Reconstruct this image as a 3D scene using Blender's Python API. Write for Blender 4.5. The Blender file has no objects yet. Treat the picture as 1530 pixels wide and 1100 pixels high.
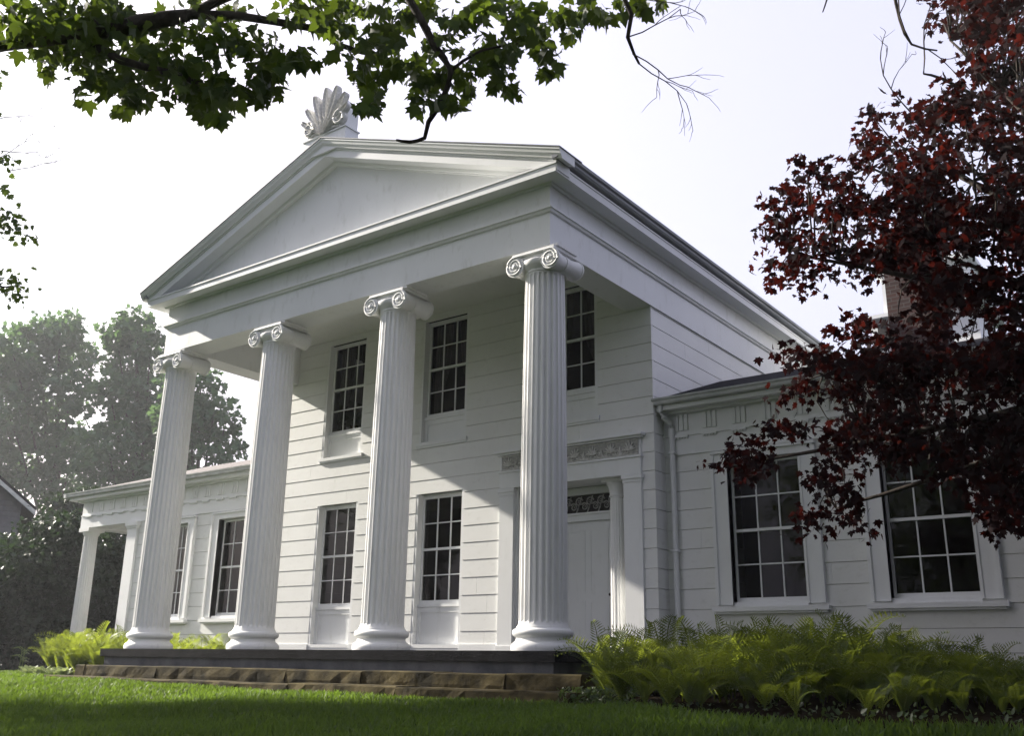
import bpy, bmesh, math, random
import numpy as np
from mathutils import Vector, Matrix
rnd = random.Random(7)
nr = np.random.default_rng(7)
S = bpy.context.scene
COL = S.collection
R_ = math.radians

# ------------------------------------------------------------------ camera
CAM = np.array([8.18825, -11.79260, -0.28508])
FW = np.array([-0.57259, 0.76614, 0.29182])
RT = np.array([0.80367, 0.59488, 0.01512])
UP = np.array([0.16202, -0.24319, 0.95635])
FPX = 1455.5
cam_d = bpy.data.cameras.new('camera')
cam = bpy.data.objects.new('camera', cam_d)
COL.objects.link(cam)
cam_d.sensor_fit = 'HORIZONTAL'
cam_d.sensor_width = 36.0
cam_d.lens = 36.0 * FPX / 1530.0
cam_d.clip_start = 0.05
cam_d.clip_end = 3000
cam.matrix_world = Matrix(((RT[0], UP[0], -FW[0], CAM[0]), (RT[1], UP[1], -FW[1], CAM[1]),
                           (RT[2], UP[2], -FW[2], CAM[2]), (0, 0, 0, 1)))
S.camera = cam

def P(px, py, dep):
    """world point that photo pixel (px,py) shows at a given depth along the view axis (used to survey the site)"""
    return CAM + dep * (FW + RT * (px - 765) / FPX - UP * (py - 550) / FPX)

def to_px(p):
    v = np.asarray(p, float) - CAM
    z = v @ FW
    z = np.where(np.abs(z) < 1e-6, 1e-6, z)
    return 765 + FPX * (v @ RT) / z, 550 - FPX * (v @ UP) / z, z

# ------------------------------------------------------------------ sky, sun, exposure
SUN_EL, SUN_A = 27.3, 7.6
w = bpy.data.worlds.new('World')
S.world = w
w.use_nodes = True
nt = w.node_tree
bg = nt.nodes['Background']
sky = nt.nodes.new('ShaderNodeTexSky')
sky.sky_type = 'NISHITA'
sky.sun_disc = False
sky.sun_elevation = R_(SUN_EL)
sky.sun_rotation = R_(270 - SUN_A)
sky.altitude = 100
sky.air_density = 0.8
sky.dust_density = 10.0
sky.ozone_density = 1.0
# thin high haze: softens the glare near the sun and whitens the rest of the sky
vm = nt.nodes.new('ShaderNodeVectorMath'); vm.operation = 'MINIMUM'
vm.inputs[1].default_value = (9, 9, 9)
nt.links.new(sky.outputs[0], vm.inputs[0])
vs_ = nt.nodes.new('ShaderNodeVectorMath'); vs_.operation = 'MULTIPLY_ADD'
vs_.inputs[1].default_value = (.5, .5, .5)
vs_.inputs[2].default_value = (2.34, 2.26, 2.86)
nt.links.new(vm.outputs[0], vs_.inputs[0])
nt.links.new(vs_.outputs[0], bg.inputs[0])
bg.inputs[1].default_value = 0.10
sl = bpy.data.lights.new('sun', 'SUN')
sl.energy = 5.0
sl.angle = R_(0.9)
sl.color = (1.0, 0.93, 0.82)
sun = bpy.data.objects.new('sun', sl)
COL.objects.link(sun)
tosun = Vector((-math.cos(R_(SUN_EL)) * math.cos(R_(SUN_A)), -math.cos(R_(SUN_EL)) * math.sin(R_(SUN_A)), math.sin(R_(SUN_EL))))
sun.rotation_euler = tosun.to_track_quat('Z', 'Y').to_euler()
sun.location = (-20, -5, 30)
S.view_settings.view_transform = 'Standard'
S.view_settings.look = 'None'
S.view_settings.gamma = 1
S.view_settings.exposure = 1.52
S.cycles.max_bounces = 8
S.cycles.transparent_max_bounces = 12
S.cycles.use_denoising = True

# ------------------------------------------------------------------ materials
def new_mat(name):
    m = bpy.data.materials.new(name)
    m.use_nodes = True
    n = m.node_tree
    return m, n, n.nodes['Principled BSDF']

def noise_node(n, scale, detail=4, rough=0.55, coord='Object', stretch=None):
    tc = n.nodes.new('ShaderNodeTexCoord')
    tx = n.nodes.new('ShaderNodeTexNoise')
    tx.inputs['Scale'].default_value = scale
    tx.inputs['Detail'].default_value = detail
    tx.inputs['Roughness'].default_value = rough
    if stretch:
        mp = n.nodes.new('ShaderNodeMapping')
        mp.inputs['Scale'].default_value = stretch
        n.links.new(tc.outputs[coord], mp.inputs[0])
        n.links.new(mp.outputs[0], tx.inputs['Vector'])
    else:
        n.links.new(tc.outputs[coord], tx.inputs['Vector'])
    return tx

def ramp(n, src, stops):
    r = n.nodes.new('ShaderNodeValToRGB')
    e = r.color_ramp.elements
    while len(e) < len(stops):
        e.new(0.5)
    for el, (p, c) in zip(e, stops):
        el.position = p
        el.color = (*c, 1)
    n.links.new(src, r.inputs[0])
    return r

def mat_noise(name, c1, c2, scale=3, rough=0.6, bump=0.0, bscale=40, stretch=None, lo=0.35, hi=0.65, spec=0.4):
    m, n, b = new_mat(name)
    t = noise_node(n, scale, stretch=stretch)
    r = ramp(n, t.outputs['Fac'], [(lo, c1), (hi, c2)])
    n.links.new(r.outputs[0], b.inputs['Base Color'])
    b.inputs['Roughness'].default_value = rough
    b.inputs['Specular IOR Level'].default_value = spec
    if bump:
        t2 = noise_node(n, bscale, 5, stretch=stretch)
        bp = n.nodes.new('ShaderNodeBump')
        bp.inputs['Strength'].default_value = bump
        bp.inputs['Distance'].default_value = 0.02
        n.links.new(t2.outputs['Fac'], bp.inputs['Height'])
        n.links.new(bp.outputs[0], b.inputs['Normal'])
    return m

def paint(name, base, dirt, dirt_amount=0.5, zstretch=0.35):
    """old brushed house paint: broad tone drift, vertical weather streaks, fine brush bump"""
    m, n, b = new_mat(name)
    t = noise_node(n, 1.1, 5)
    r1 = ramp(n, t.outputs['Fac'], [(0.3, tuple(x * 0.93 for x in base)), (0.7, base)])
    t2 = noise_node(n, 6.0, 8, 0.65, stretch=(1, 1, zstretch))
    r2 = ramp(n, t2.outputs['Fac'], [(0.56, (0, 0, 0)), (0.82, (1, 1, 1))])
    mul = n.nodes.new('ShaderNodeMath'); mul.operation = 'MULTIPLY'
    mul.inputs[1].default_value = dirt_amount
    n.links.new(r2.outputs[0], mul.inputs[0])
    mx = n.nodes.new('ShaderNodeMix'); mx.data_type = 'RGBA'
    n.links.new(mul.outputs[0], mx.inputs[0])
    n.links.new(r1.outputs[0], mx.inputs[6])
    mx.inputs[7].default_value = (*dirt, 1)
    n.links.new(mx.outputs[2], b.inputs['Base Color'])
    b.inputs['Roughness'].default_value = 0.55
    b.inputs['Specular IOR Level'].default_value = 0.25
    t3 = noise_node(n, 18, 6, 0.6)
    bp = n.nodes.new('ShaderNodeBump')
    bp.inputs['Strength'].default_value = 0.12
    bp.inputs['Distance'].default_value = 0.01
    n.links.new(t3.outputs['Fac'], bp.inputs['Height'])
    n.links.new(bp.outputs[0], b.inputs['Normal'])
    return m

def leaf_mat(name, c1, c2, trans, trans_amt=0.45, rough=0.5, spec=.3, low=.75):
    m, n, b = new_mat(name)
    at = n.nodes.new('ShaderNodeAttribute')
    at.attribute_name = 'var'
    r = ramp(n, at.outputs['Fac'], [(0.0, c1), (1.0, c2)])
    n.links.new(r.outputs[0], b.inputs['Base Color'])
    b.inputs['Roughness'].default_value = rough
    b.inputs['Specular IOR Level'].default_value = spec
    tr = n.nodes.new('ShaderNodeBsdfTranslucent')
    r2 = ramp(n, at.outputs['Fac'], [(0.0, tuple(x * low for x in trans)), (1.0, trans)])
    n.links.new(r2.outputs[0], tr.inputs['Color'])
    ms = n.nodes.new('ShaderNodeMixShader')
    ms.inputs[0].default_value = trans_amt
    n.links.new(b.outputs[0], ms.inputs[1])
    n.links.new(tr.outputs[0], ms.inputs[2])
    n.links.new(ms.outputs[0], n.nodes['Material Output'].inputs['Surface'])
    return m

M = {}
M['paint'] = paint('white_house_paint', (0.79, 0.80, 0.80), (0.42, 0.42, 0.37), 0.5)
M['siding'] = paint('white_siding_paint', (0.775, 0.78, 0.76), (0.42, 0.42, 0.37), 0.4, 1.5)
M['trim'] = paint('white_trim_paint', (0.80, 0.81, 0.81), (0.5, 0.5, 0.46), 0.3)
M['column'] = paint('white_column_paint', (0.80, 0.80, 0.79), (0.36, 0.37, 0.34), 0.5, 0.2)
M['gutter'] = mat_noise('pale_metal_gutter', (0.42, 0.44, 0.44), (0.56, 0.57, 0.56), 4, 0.45, 0.05)
M['eave_metal'] = mat_noise('weathered_grey_gutter', (0.17, 0.18, 0.20), (0.30, 0.31, 0.33), 5, 0.4, 0.05, stretch=(1, .15, 1))
M['flashing'] = mat_noise('grey_metal_flashing', (0.16, 0.17, 0.18), (0.24, 0.25, 0.26), 5, 0.5, 0.05)
M['shingle'] = mat_noise('dark_shingle', (0.010, 0.010, 0.012), (0.026, 0.026, 0.03), 9, 0.95, 0.6, 30, spec=.08)
M['shingle_tan'] = mat_noise('weathered_shingle', (0.115, 0.10, 0.095), (0.18, 0.16, 0.15), 9, 0.85, 0.4, 30)
M['carving'] = mat_noise('weathered_carving_paint', (0.50, 0.49, 0.46), (0.74, 0.73, 0.70), 22, 0.6, 0.2, 60)
M['carving_ground'] = mat_noise('grey_carving_ground', (0.28, 0.28, 0.26), (0.45, 0.44, 0.41), 18, 0.7, 0.2, 60)
M['iron'] = mat_noise('black_iron_grille', (0.02, 0.018, 0.016), (0.05, 0.045, 0.04), 20, 0.5)
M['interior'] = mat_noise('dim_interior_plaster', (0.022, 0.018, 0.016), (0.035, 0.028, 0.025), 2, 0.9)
M['curtain'] = mat_noise('heavy_curtain', (0.10, 0.09, 0.085), (0.2, 0.19, 0.18), 6, 0.9, stretch=(8, 8, 0.3))
M['slab'] = mat_noise('dark_bluestone', (0.006, 0.006, 0.007), (0.016, 0.016, 0.018), 4, 0.9, 0.4, 25, spec=.08)
M['plinth'] = mat_noise('grey_painted_plinth', (0.075, 0.078, 0.085), (0.135, 0.138, 0.148), 3, 0.9, 0.3, 25, spec=.1)
M['step'] = mat_noise('brown_sandstone', (0.014, 0.012, 0.006), (0.090, 0.072, 0.034), 2.6, 0.95, 0.7, 14, spec=.1)
M['soil'] = mat_noise('dark_soil', (0.008, 0.006, 0.004), (0.020, 0.015, 0.010), 8, 1.0, 0.8, 30, spec=.0)
M['bark'] = mat_noise('dark_bark', (0.018, 0.013, 0.010), (0.055, 0.042, 0.034), 14, 0.9, 0.7, 30)
M['twig'] = mat_noise('grey_twig_bark', (0.06, 0.05, 0.048), (0.12, 0.10, 0.095), 14, 0.9)
M['leaf'] = leaf_mat('green_maple_leaf', (0.012, 0.032, 0.008), (0.035, 0.075, 0.016), (0.16, 0.235, 0.02), 0.38)
M['redleaf'] = leaf_mat('purple_red_maple_leaf', (0.006, 0.003, 0.004), (0.016, 0.0045, 0.006), (0.17, 0.020, 0.011), 0.24, 0.75, .05, .22)
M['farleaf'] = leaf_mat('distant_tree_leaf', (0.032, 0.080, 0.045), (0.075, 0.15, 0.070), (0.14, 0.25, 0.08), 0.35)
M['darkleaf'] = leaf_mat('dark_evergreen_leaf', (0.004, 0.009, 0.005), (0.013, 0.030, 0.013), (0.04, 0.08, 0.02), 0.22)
M['fern'] = leaf_mat('fern_frond', (0.007, 0.019, 0.005), (0.026, 0.052, 0.010), (0.46, 0.56, 0.055), 0.33)
M['hosta'] = leaf_mat('variegated_leaf', (0.10, 0.15, 0.06), (0.42, 0.45, 0.26), (0.35, 0.42, 0.16), 0.35)
M['ivy'] = leaf_mat('ground_cover_leaf', (0.014, 0.030, 0.010), (0.05, 0.08, 0.03), (0.14, 0.20, 0.05), 0.3)
M['blade'] = leaf_mat('grass_blade', (0.020, 0.048, 0.008), (0.055, 0.10, 0.016), (0.19, 0.30, 0.03), 0.40, 0.6)
M['petal'] = leaf_mat('white_petal', (0.55, 0.56, 0.52), (0.8, 0.8, 0.78), (0.7, 0.7, 0.65), 0.3)
M['neighbour'] = mat_noise('grey_clapboard', (0.10, 0.10, 0.11), (0.15, 0.15, 0.16), 3, 0.8, 0.3)
M['pot'] = mat_noise('clay_pot', (0.1, 0.05, 0.03), (0.14, 0.07, 0.045), 5, 0.8)

def lawn_material():
    m, n, b = new_mat('lawn_ground')
    t = noise_node(n, 0.9, 6)
    r = ramp(n, t.outputs['Fac'], [(0.3, (0.012, 0.030, 0.006)), (0.7, (0.032, 0.058, 0.012))])
    t2 = noise_node(n, 60, 3)
    mx = n.nodes.new('ShaderNodeMix'); mx.data_type = 'RGBA'; mx.blend_type = 'MULTIPLY'
    mx.inputs[0].default_value = 0.6
    n.links.new(r.outputs[0], mx.inputs[6])
    n.links.new(t2.outputs['Color'], mx.inputs[7])
    n.links.new(mx.outputs[2], b.inputs['Base Color'])
    b.inputs['Roughness'].default_value = 1.0
    b.inputs['Specular IOR Level'].default_value = 0.0
    return m
M['lawn'] = lawn_material()

def brick_material():
    m, n, b = new_mat('old_red_brick')
    tc = n.nodes.new('ShaderNodeTexCoord')
    br = n.nodes.new('ShaderNodeTexBrick')
    mp = n.nodes.new('ShaderNodeMapping')
    mp.inputs['Rotation'].default_value = (math.pi / 2, 0, 0)
    n.links.new(tc.outputs['Object'], mp.inputs[0])
    n.links.new(mp.outputs[0], br.inputs['Vector'])
    br.inputs['Scale'].default_value = 1.0
    br.inputs['Brick Width'].default_value = 0.21
    br.inputs['Row Height'].default_value = 0.075
    br.inputs['Mortar Size'].default_value = 0.007
    br.inputs['Color1'].default_value = (0.075, 0.034, 0.030, 1)
    br.inputs['Color2'].default_value = (0.045, 0.024, 0.022, 1)
    br.inputs['Mortar'].default_value = (0.09, 0.08, 0.075, 1)
    n.links.new(br.outputs['Color'], b.inputs['Base Color'])
    b.inputs['Roughness'].default_value = 0.9
    return m
M['brick'] = brick_material()

def glass_material():
    m, n, b = new_mat('old_window_glass')
    n.nodes.remove(b)
    tr = n.nodes.new('ShaderNodeBsdfTransparent')
    tr.inputs[0].default_value = (0.50, 0.52, 0.50, 1)
    gl = n.nodes.new('ShaderNodeBsdfGlossy')
    gl.inputs['Roughness'].default_value = 0.03
    gl.inputs['Color'].default_value = (0.85, 0.85, 0.85, 1)
    t = noise_node(n, 2.5, 2)
    bp = n.nodes.new('ShaderNodeBump')
    bp.inputs['Strength'].default_value = 0.06
    bp.inputs['Distance'].default_value = 0.05
    n.links.new(t.outputs['Fac'], bp.inputs['Height'])
    n.links.new(bp.outputs[0], gl.inputs['Normal'])
    fr = n.nodes.new('ShaderNodeFresnel')
    fr.inputs['IOR'].default_value = 1.35
    ms = n.nodes.new('ShaderNodeMixShader')
    n.links.new(fr.outputs[0], ms.inputs[0])
    n.links.new(tr.outputs[0], ms.inputs[1])
    n.links.new(gl.outputs[0], ms.inputs[2])
    n.links.new(ms.outputs[0], n.nodes['Material Output'].inputs['Surface'])
    return m
M['glass'] = glass_material()

# ------------------------------------------------------------------ mesh helpers
class MB:
    def __init__(s):
        s.v = []; s.f = []
    def add(s, vs, fs):
        o = len(s.v)
        s.v += [tuple(map(float, q)) for q in vs]
        s.f += [tuple(i + o for i in f) for f in fs]
    def box(s, x0, x1, y0, y1, z0, z1):
        vs = [(x0, y0, z0), (x1, y0, z0), (x1, y1, z0), (x0, y1, z0), (x0, y0, z1), (x1, y0, z1), (x1, y1, z1), (x0, y1, z1)]
        s.add(vs, [(3, 2, 1, 0), (4, 5, 6, 7), (0, 1, 5, 4), (1, 2, 6, 5), (2, 3, 7, 6), (3, 0, 4, 7)])
    def prism(s, ring0, ring1, closed=True):
        n = len(ring0)
        fs = [(i, (i + 1) % n, n + (i + 1) % n, n + i) for i in range(n if closed else n - 1)]
        if closed:
            fs += [tuple(range(n - 1, -1, -1)), tuple(range(n, 2 * n))]
        s.add(list(ring0) + list(ring1), fs)
    def rings(s, rings, cap=True):
        n = len(rings[0]); vs = [q for r in rings for q in r]; fs = []
        for k in range(len(rings) - 1):
            for i in range(n):
                fs.append((k * n + i, k * n + (i + 1) % n, (k + 1) * n + (i + 1) % n, (k + 1) * n + i))
        if cap:
            fs += [tuple(range(n - 1, -1, -1)), tuple((len(rings) - 1) * n + i for i in range(n))]
        s.add(vs, fs)
    def lathe(s, prof, c=(0, 0, 0), n=48):
        s.rings([[(c[0] + r * math.cos(2 * math.pi * i / n), c[1] + r * math.sin(2 * math.pi * i / n), c[2] + z) for i in range(n)] for r, z in prof])
    def tube(s, pts, rad, n=6):
        pts = [Vector(q) for q in pts]
        rad = float(rad) if not hasattr(rad, "__len__") else [float(q) for q in rad]
        if not hasattr(rad, "__len__"):
            rad = [rad] * len(pts)
        rr = []
        for i, q in enumerate(pts):
            d = (pts[min(i + 1, len(pts) - 1)] - pts[max(i - 1, 0)])
            if d.length < 1e-9:
                d = Vector((0, 0, 1))
            d.normalize()
            a = d.orthogonal() if abs(d.z) > 0.95 else d.cross(Vector((0, 0, 1)))
            a.normalize(); b = d.cross(a)
            rr.append([q + rad[i] * (math.cos(2 * math.pi * k / n) * a + math.sin(2 * math.pi * k / n) * b) for k in range(n)])
        s.rings(rr)
    def build(s, name, mat, parent=None, smooth=False, fixn=True, angle=None):
        me = bpy.data.meshes.new(name)
        me.from_pydata(s.v, [], s.f)
        if fixn:
            bm = bmesh.new(); bm.from_mesh(me)
            bmesh.ops.recalc_face_normals(bm, faces=bm.faces)
            bm.to_mesh(me); bm.free()
        return link(name, me, mat, parent, smooth, angle)

def link(name, me, mat, parent=None, smooth=False, angle=None):
    me.materials.append(mat)
    if smooth:
        me.polygons.foreach_set('use_smooth', [True] * len(me.polygons))
        if angle:
            me.set_sharp_from_angle(angle=R_(angle))
    o = bpy.data.objects.new(name, me)
    COL.objects.link(o)
    if parent is not None:
        attach(o, parent)
    return o

def wloc(p):
    v = Vector((0, 0, 0))
    while p is not None:
        v += p.location + p.matrix_parent_inverse.translation
        p = p.parent
    return v

def attach(o, parent):
    """child keeps its world coordinates"""
    o.parent = parent
    o.matrix_parent_inverse = Matrix.Translation(-wloc(parent))

def tag(o, label=None, cat=None, group=None, kind=None):
    if label: o['label'] = label
    if cat: o['category'] = cat
    if group: o['group'] = group
    if kind: o['kind'] = kind
    return o

def empty(name, loc, label, cat, group=None):
    o = bpy.data.objects.new(name, None)
    o.empty_display_size = 0.3
    COL.objects.link(o)
    o.location = loc
    return tag(o, label, cat, group)

def np_mesh(name, V, F, var=None):
    """fast mesh from numpy: V (n,3), F (m,k) all faces with k corners"""
    me = bpy.data.meshes.new(name)
    V = np.ascontiguousarray(V, np.float32); F = np.ascontiguousarray(F, np.int32)
    m, k = F.shape
    me.vertices.add(len(V)); me.vertices.foreach_set('co', V.ravel())
    me.loops.add(m * k); me.loops.foreach_set('vertex_index', F.ravel())
    me.polygons.add(m)
    me.polygons.foreach_set('loop_start', np.arange(0, m * k, k, dtype=np.int32))
    if var is not None:
        a = me.attributes.new('var', 'FLOAT', 'POINT')
        a.data.foreach_set('value', np.ascontiguousarray(var, np.float32))
    me.update(calc_edges=True)
    me.validate()
    return me

def scatter(tv, tf, pos, X, Y, Z, size, var):
    """copies of template (tv,tf) at pos with axes X,Y,Z (n,3) and size (n,)"""
    n = len(pos)
    V = pos[:, None, :] + size[:, None, None] * (tv[None, :, 0:1] * X[:, None, :] + tv[None, :, 1:2] * Y[:, None, :] + tv[None, :, 2:3] * Z[:, None, :])
    F = tf[None] + (np.arange(n) * len(tv))[:, None, None]
    return V.reshape(-1, 3), F.reshape(-1, tf.shape[1]), np.repeat(var, len(tv))

def unit(a):
    return a / np.maximum(np.linalg.norm(a, axis=1, keepdims=True), 1e-9)

# ------------------------------------------------------------------ ground
def smooth(t):
    t = np.clip(t, 0, 1)
    return t * t * (3 - 2 * t)

def gz(x, y):
    y = np.asarray(y, float); x = np.asarray(x, float)
    z = -0.67 - 0.038 * np.clip(-1.4 - y, 0, 5.2) - 0.75 * smooth((-6.6 - y) / 6.0)
    z = z + 0.012 * np.sin(x * 1.3 + y * 0.7) * np.clip((-1.6 - y), 0, 1) + 0.01 * np.sin(x * 0.5 - y * 1.9) * np.clip((-1.6 - y), 0, 1)
    z = z - .07 * smooth((x + 9) / 6.0) * smooth((y + 12) / 4.0) * smooth((-.9 - y) / .5 + 1) * smooth((3.4 - x) / 2.2)
    return z

xs = np.concatenate([-np.geomspace(30, 900, 14)[::-1], np.arange(-29.5, 20, 0.5), np.geomspace(20, 900, 14)])
ys = np.concatenate([-np.geomspace(24, 900, 14)[::-1], np.arange(-23.5, 20, 0.5), np.geomspace(20, 900, 14)])
GX, GY = np.meshgrid(xs, ys)
GV = np.stack([GX.ravel(), GY.ravel(), gz(GX, GY).ravel()], 1)
nx, ny = len(xs), len(ys)
ii, jj = np.meshgrid(np.arange(nx - 1), np.arange(ny - 1))
a = (jj * nx + ii).ravel()
lawn = link('lawn', np_mesh('lawn', GV, np.stack([a, a + 1, a + nx + 1, a + nx], 1)), M['lawn'], smooth=True)
tag(lawn, 'green front lawn sloping gently away from the house', 'lawn', kind='structure')

# planting beds: sheets of soil a little above the lawn
def in_poly(px, py, poly):
    px = np.asarray(px, float); py = np.asarray(py, float)
    ins = np.zeros(px.shape, bool)
    n = len(poly)
    for i in range(n):
        x0, y0 = poly[i]; x1, y1 = poly[(i + 1) % n]
        c = ((y0 > py) != (y1 > py)) & (px < (x1 - x0) * (py - y0) / (y1 - y0 + 1e-12) + x0)
        ins ^= c
    return ins

BED_R = [(0.72, 3.4), (0.72, -0.7), (1.35, -0.95), (1.5, -1.75), (2.4, -2.35), (3.6, -2.95), (5.0, -3.1), (6.6, -3.05), (8.4, -2.75), (9.6, -1.5), (9.8, 3.4)]
BED_L = [(-10.15, 3.4), (-10.15, -0.7), (-10.9, -0.95), (-12.3, -0.6), (-13.6, 0.0), (-15.5, 1.2), (-18.5, 2.6), (-26, 4.6), (-30, 9), (-30, 14), (-19.5, 12), (-19.2, 3.4)]
def bed(name, poly, label):
    h = .12                                    # fine sheet that follows the ground
    gx = np.arange(min(p[0] for p in poly), max(p[0] for p in poly) + h, h)
    gy = np.arange(min(p[1] for p in poly), max(p[1] for p in poly) + h, h)
    X, Y = np.meshgrid(gx, gy)
    X = X + .03 * np.sin(9 * Y + 4 * X); Y = Y + .03 * np.sin(8 * X)
    V = np.stack([X.ravel(), Y.ravel(), gz(X, Y).ravel() + .02], 1)
    n = len(gx)
    a_, b_ = np.meshgrid(np.arange(n - 1), np.arange(len(gy) - 1))
    q = (b_ * n + a_).ravel()
    F = np.stack([q, q + 1, q + n + 1, q + n], 1)
    c = V[F].mean(1)
    F = F[in_poly(c[:, 0], c[:, 1], poly)]
    used = np.unique(F)
    remap = np.zeros(len(V), int); remap[used] = np.arange(len(used))
    o = link(name, np_mesh(name, V[used], remap[F]), M['soil'])
    return tag(o, label, 'planting bed', kind='structure')
bed('planting_bed', BED_R, 'dark soil bed under the ferns before the right wing')
bed('planting_bed', BED_L, 'dark soil bed under the ferns and shrubs left of the steps')

# ------------------------------------------------------------------ the house
SP = 3.1558                 # column spacing
XC = -1.5 * SP              # centre line
XR, XL = 0.284, -3 * SP - 0.284
YF = -0.284
D = 3.0                     # portico wall plane
YB = 14.0                   # back of main block
ZB = -0.10                  # porch floor
house = empty('greek_revival_house', (XC, 1.0, -0.62),
              'white two-storey temple-front house with four fluted columns, pediment and low side wings', 'house')

def sweep_u(prof, yb=YB, flank=None):
    """closed profile [(outward, z)] carried round left flank, front, right flank with mitred corners"""
    mb = MB()
    path = lambda p, z: [(XL - p, yb, z), (XL - p, YF - p, z), (XR + p, YF - p, z), (XR + p, yb, z)]
    rr = [path(p, z) for p, z in prof]
    rings = [[rr[j][k] for j in range(len(prof))] for k in range(4)]
    if flank is not None:
        mb.rings(rings[2 * flank:2 * flank + 2])
    else:
        mb.rings(rings)
    return mb

Z_S, Z_M, Z_F, Z_C0, Z_C1 = 6.0, 6.548, 7.036, 7.048, 7.19
sweep_u([(0, Z_S), (0, Z_M), (-0.568, Z_M), (-0.568, Z_S)]).build('architrave', M['paint'], house)
sweep_u([(0.0, Z_M + .001), (0.035, Z_M + .012), (0.05, Z_M + .05), (0.075, Z_M + .055), (0.075, Z_M + .085), (0.0, Z_M + .1), (-0.1, Z_M + .1), (-.1, Z_M + .001)]).build('taenia_moulding', M['trim'], house)
sweep_u([(-0.002, Z_M + .1), (-0.002, Z_F), (-0.566, Z_F), (-0.566, Z_M + .002), (-.1, Z_M + .002), (-.1, Z_M + .1)]).build('frieze', M['paint'], house)
sweep_u([(-0.25, Z_C0), (0.06, Z_C0 - .03), (0.075, Z_C0), (0.31, Z_C0), (0.33, Z_C0 - .015), (0.33, Z_C1 - .035), (0.345, Z_C1 - .03), (0.345, Z_C1), (-0.02, Z_C1 + .055), (-0.25, Z_C1 + .055)]).build('horizontal_cornice', M['trim'], house)
# flank eave: recessed strip, then metal gutter
for k in (0, 1):
    sweep_u([(0.27, Z_C1 + .005), (0.29, 7.31), (-.05, 7.31), (-.05, Z_C1 + .06)], flank=k).build('eave_board', M['paint'], house)
def gutter_u(sx):
    mb = MB()
    prof = [(0.30, 7.225), (0.40, 7.225), (0.425, 7.25), (0.43, 7.285), (0.47, 7.30), (0.478, 7.345), (0.46, 7.345), (0.44, 7.31), (0.32, 7.30), (0.30, 7.31)]
    x = (lambda p: XL - p) if sx == 0 else (lambda p: XR + p)
    mb.rings([[(x(p), y, z) for p, z in prof] for y in (YF - .40, YB)])
    return mb
for sx in (0, 1):
    gutter_u(sx).build('eave_gutter', M['eave_metal'], house)

# raking cornices
ZR, YT, SL = 9.33, -0.73, 0.3625
def rake(prof, name, mat, xe):
    mb = MB()
    ring = lambda x: [(x, y, ZR - SL * abs(x - XC) + dz) for y, dz in prof]
    mb.rings([ring(XC - xe), ring(XC), ring(XC + xe)])
    return mb.build(name, mat, house)
XE = 0.762 - XC
rake([(-.735, 0), (-.735, -.03), (-.715, -.05), (-.70, -.09), (-.665, -.13), (-.655, -.155), (-.3, -.155), (-.3, 0)], 'raking_sima', M['trim'], XE)
rake([(-.625, -.157), (-.625, -.185), (-.605, -.19), (-.605, -.335), (-.58, -.335), (-.58, -.325), (-.24, -.325), (-.24, -.157)], 'raking_cornice', M['trim'], XE - .13)
rake([(-.36, -.327), (-.335, -.375), (-.30, -.385), (-.30, -.40), (-.2, -.40), (-.2, -.327)], 'raking_bed_moulding', M['trim'], XE - .9)
rake([(-.75, .004), (-.75, .022), (-.1, .022), (-.1, .004)], 'roof_edge_flashing', M['flashing'], XE + .015)
mb = MB()   # tympanum
zt = lambda x: ZR - SL * abs(x - XC) - .33
mb.add([(XL - .1, -.262, 7.20), (XR + .1, -.262, 7.20), (XR + .1, -.262, max(7.21, zt(XR + .1))), (XC, -.262, zt(XC)), (XL - .1, -.262, max(7.21, zt(XL - .1)))], [(0, 1, 2, 3, 4)])
mb.add([(XL - .1, -.2, 7.20), (XR + .1, -.2, 7.20), (XR + .1, -.2, max(7.21, zt(XR + .1))), (XC, -.2, zt(XC)), (XL - .1, -.2, max(7.21, zt(XL - .1)))], [(0, 1, 2, 3, 4)])
mb.build('tympanum', M['paint'], house, fixn=False)
# roof
mb = MB()
for s in (-1, 1):
    xe = XC + s * (XE - .03)
    q = [(XC, ZR + .0), (xe, ZR - SL * (XE - .03)), (xe, ZR - SL * (XE - .03) - .05), (XC, ZR - .06)]
    mb.prism([(x, -.29, z) for x, z in q], [(x, YB + .4, z) for x, z in q])
mb.build('main_roof', M['shingle'], house)

# acroterion on the apex
mb = MB()
mb.box(XC - .58, XC + .58, -.66, -.32, 9.05, 9.43)
mb.box(XC - .605, XC + .605, -.685, -.30, 9.431, 9.455)
acro = mb.build('acroterion_pedestal', M['paint'], house)
mb = MB()
bx = [(-.52, 0), (.52, 0), (.53, .42), (.40, .68), (.12, .93), (-.12, .95), (-.40, .68), (-.53, .30)]
mb.prism([(XC + x, -.61, 9.456 + z) for x, z in bx], [(XC + x, -.30, 9.456 + z) for x, z in bx])
mb.build('backing_block', M['paint'], acro)
mb = MB()
def petal(cx, cz, ang, L, wd, y0, th):
    """one lobe of the palmette: hollow-faced tongue"""
    d = Vector((math.sin(ang), 0, math.cos(ang))); n = Vector((math.cos(ang), 0, -math.sin(ang)))
    rows = []
    for t in (0, .15, .3, .45, .6, .72, .8, .87, .93, .97, 1):
        hw = wd * (0.22 + 0.78 * math.sin(min(1, t * 1.15) * math.pi * .5)) * (1 if t < .8 else math.sqrt(max(0.02, 1 - ((t - .8) / .205) ** 2)))
        c = Vector((cx, y0, cz)) + d * (L * t)
        rows.append([c - n * hw + Vector((0, .05, 0)), c - n * hw, c - n * hw * .72 + Vector((0, -th, 0)), c - n * hw * .4 + Vector((0, -th * .35, 0)), c + Vector((0, -th * .8, 0)), c + n * hw * .4 + Vector((0, -th * .35, 0)), c + n * hw * .72 + Vector((0, -th, 0)), c + n * hw, c + n * hw + Vector((0, .05, 0))])
    mb.rings(rows)
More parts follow.
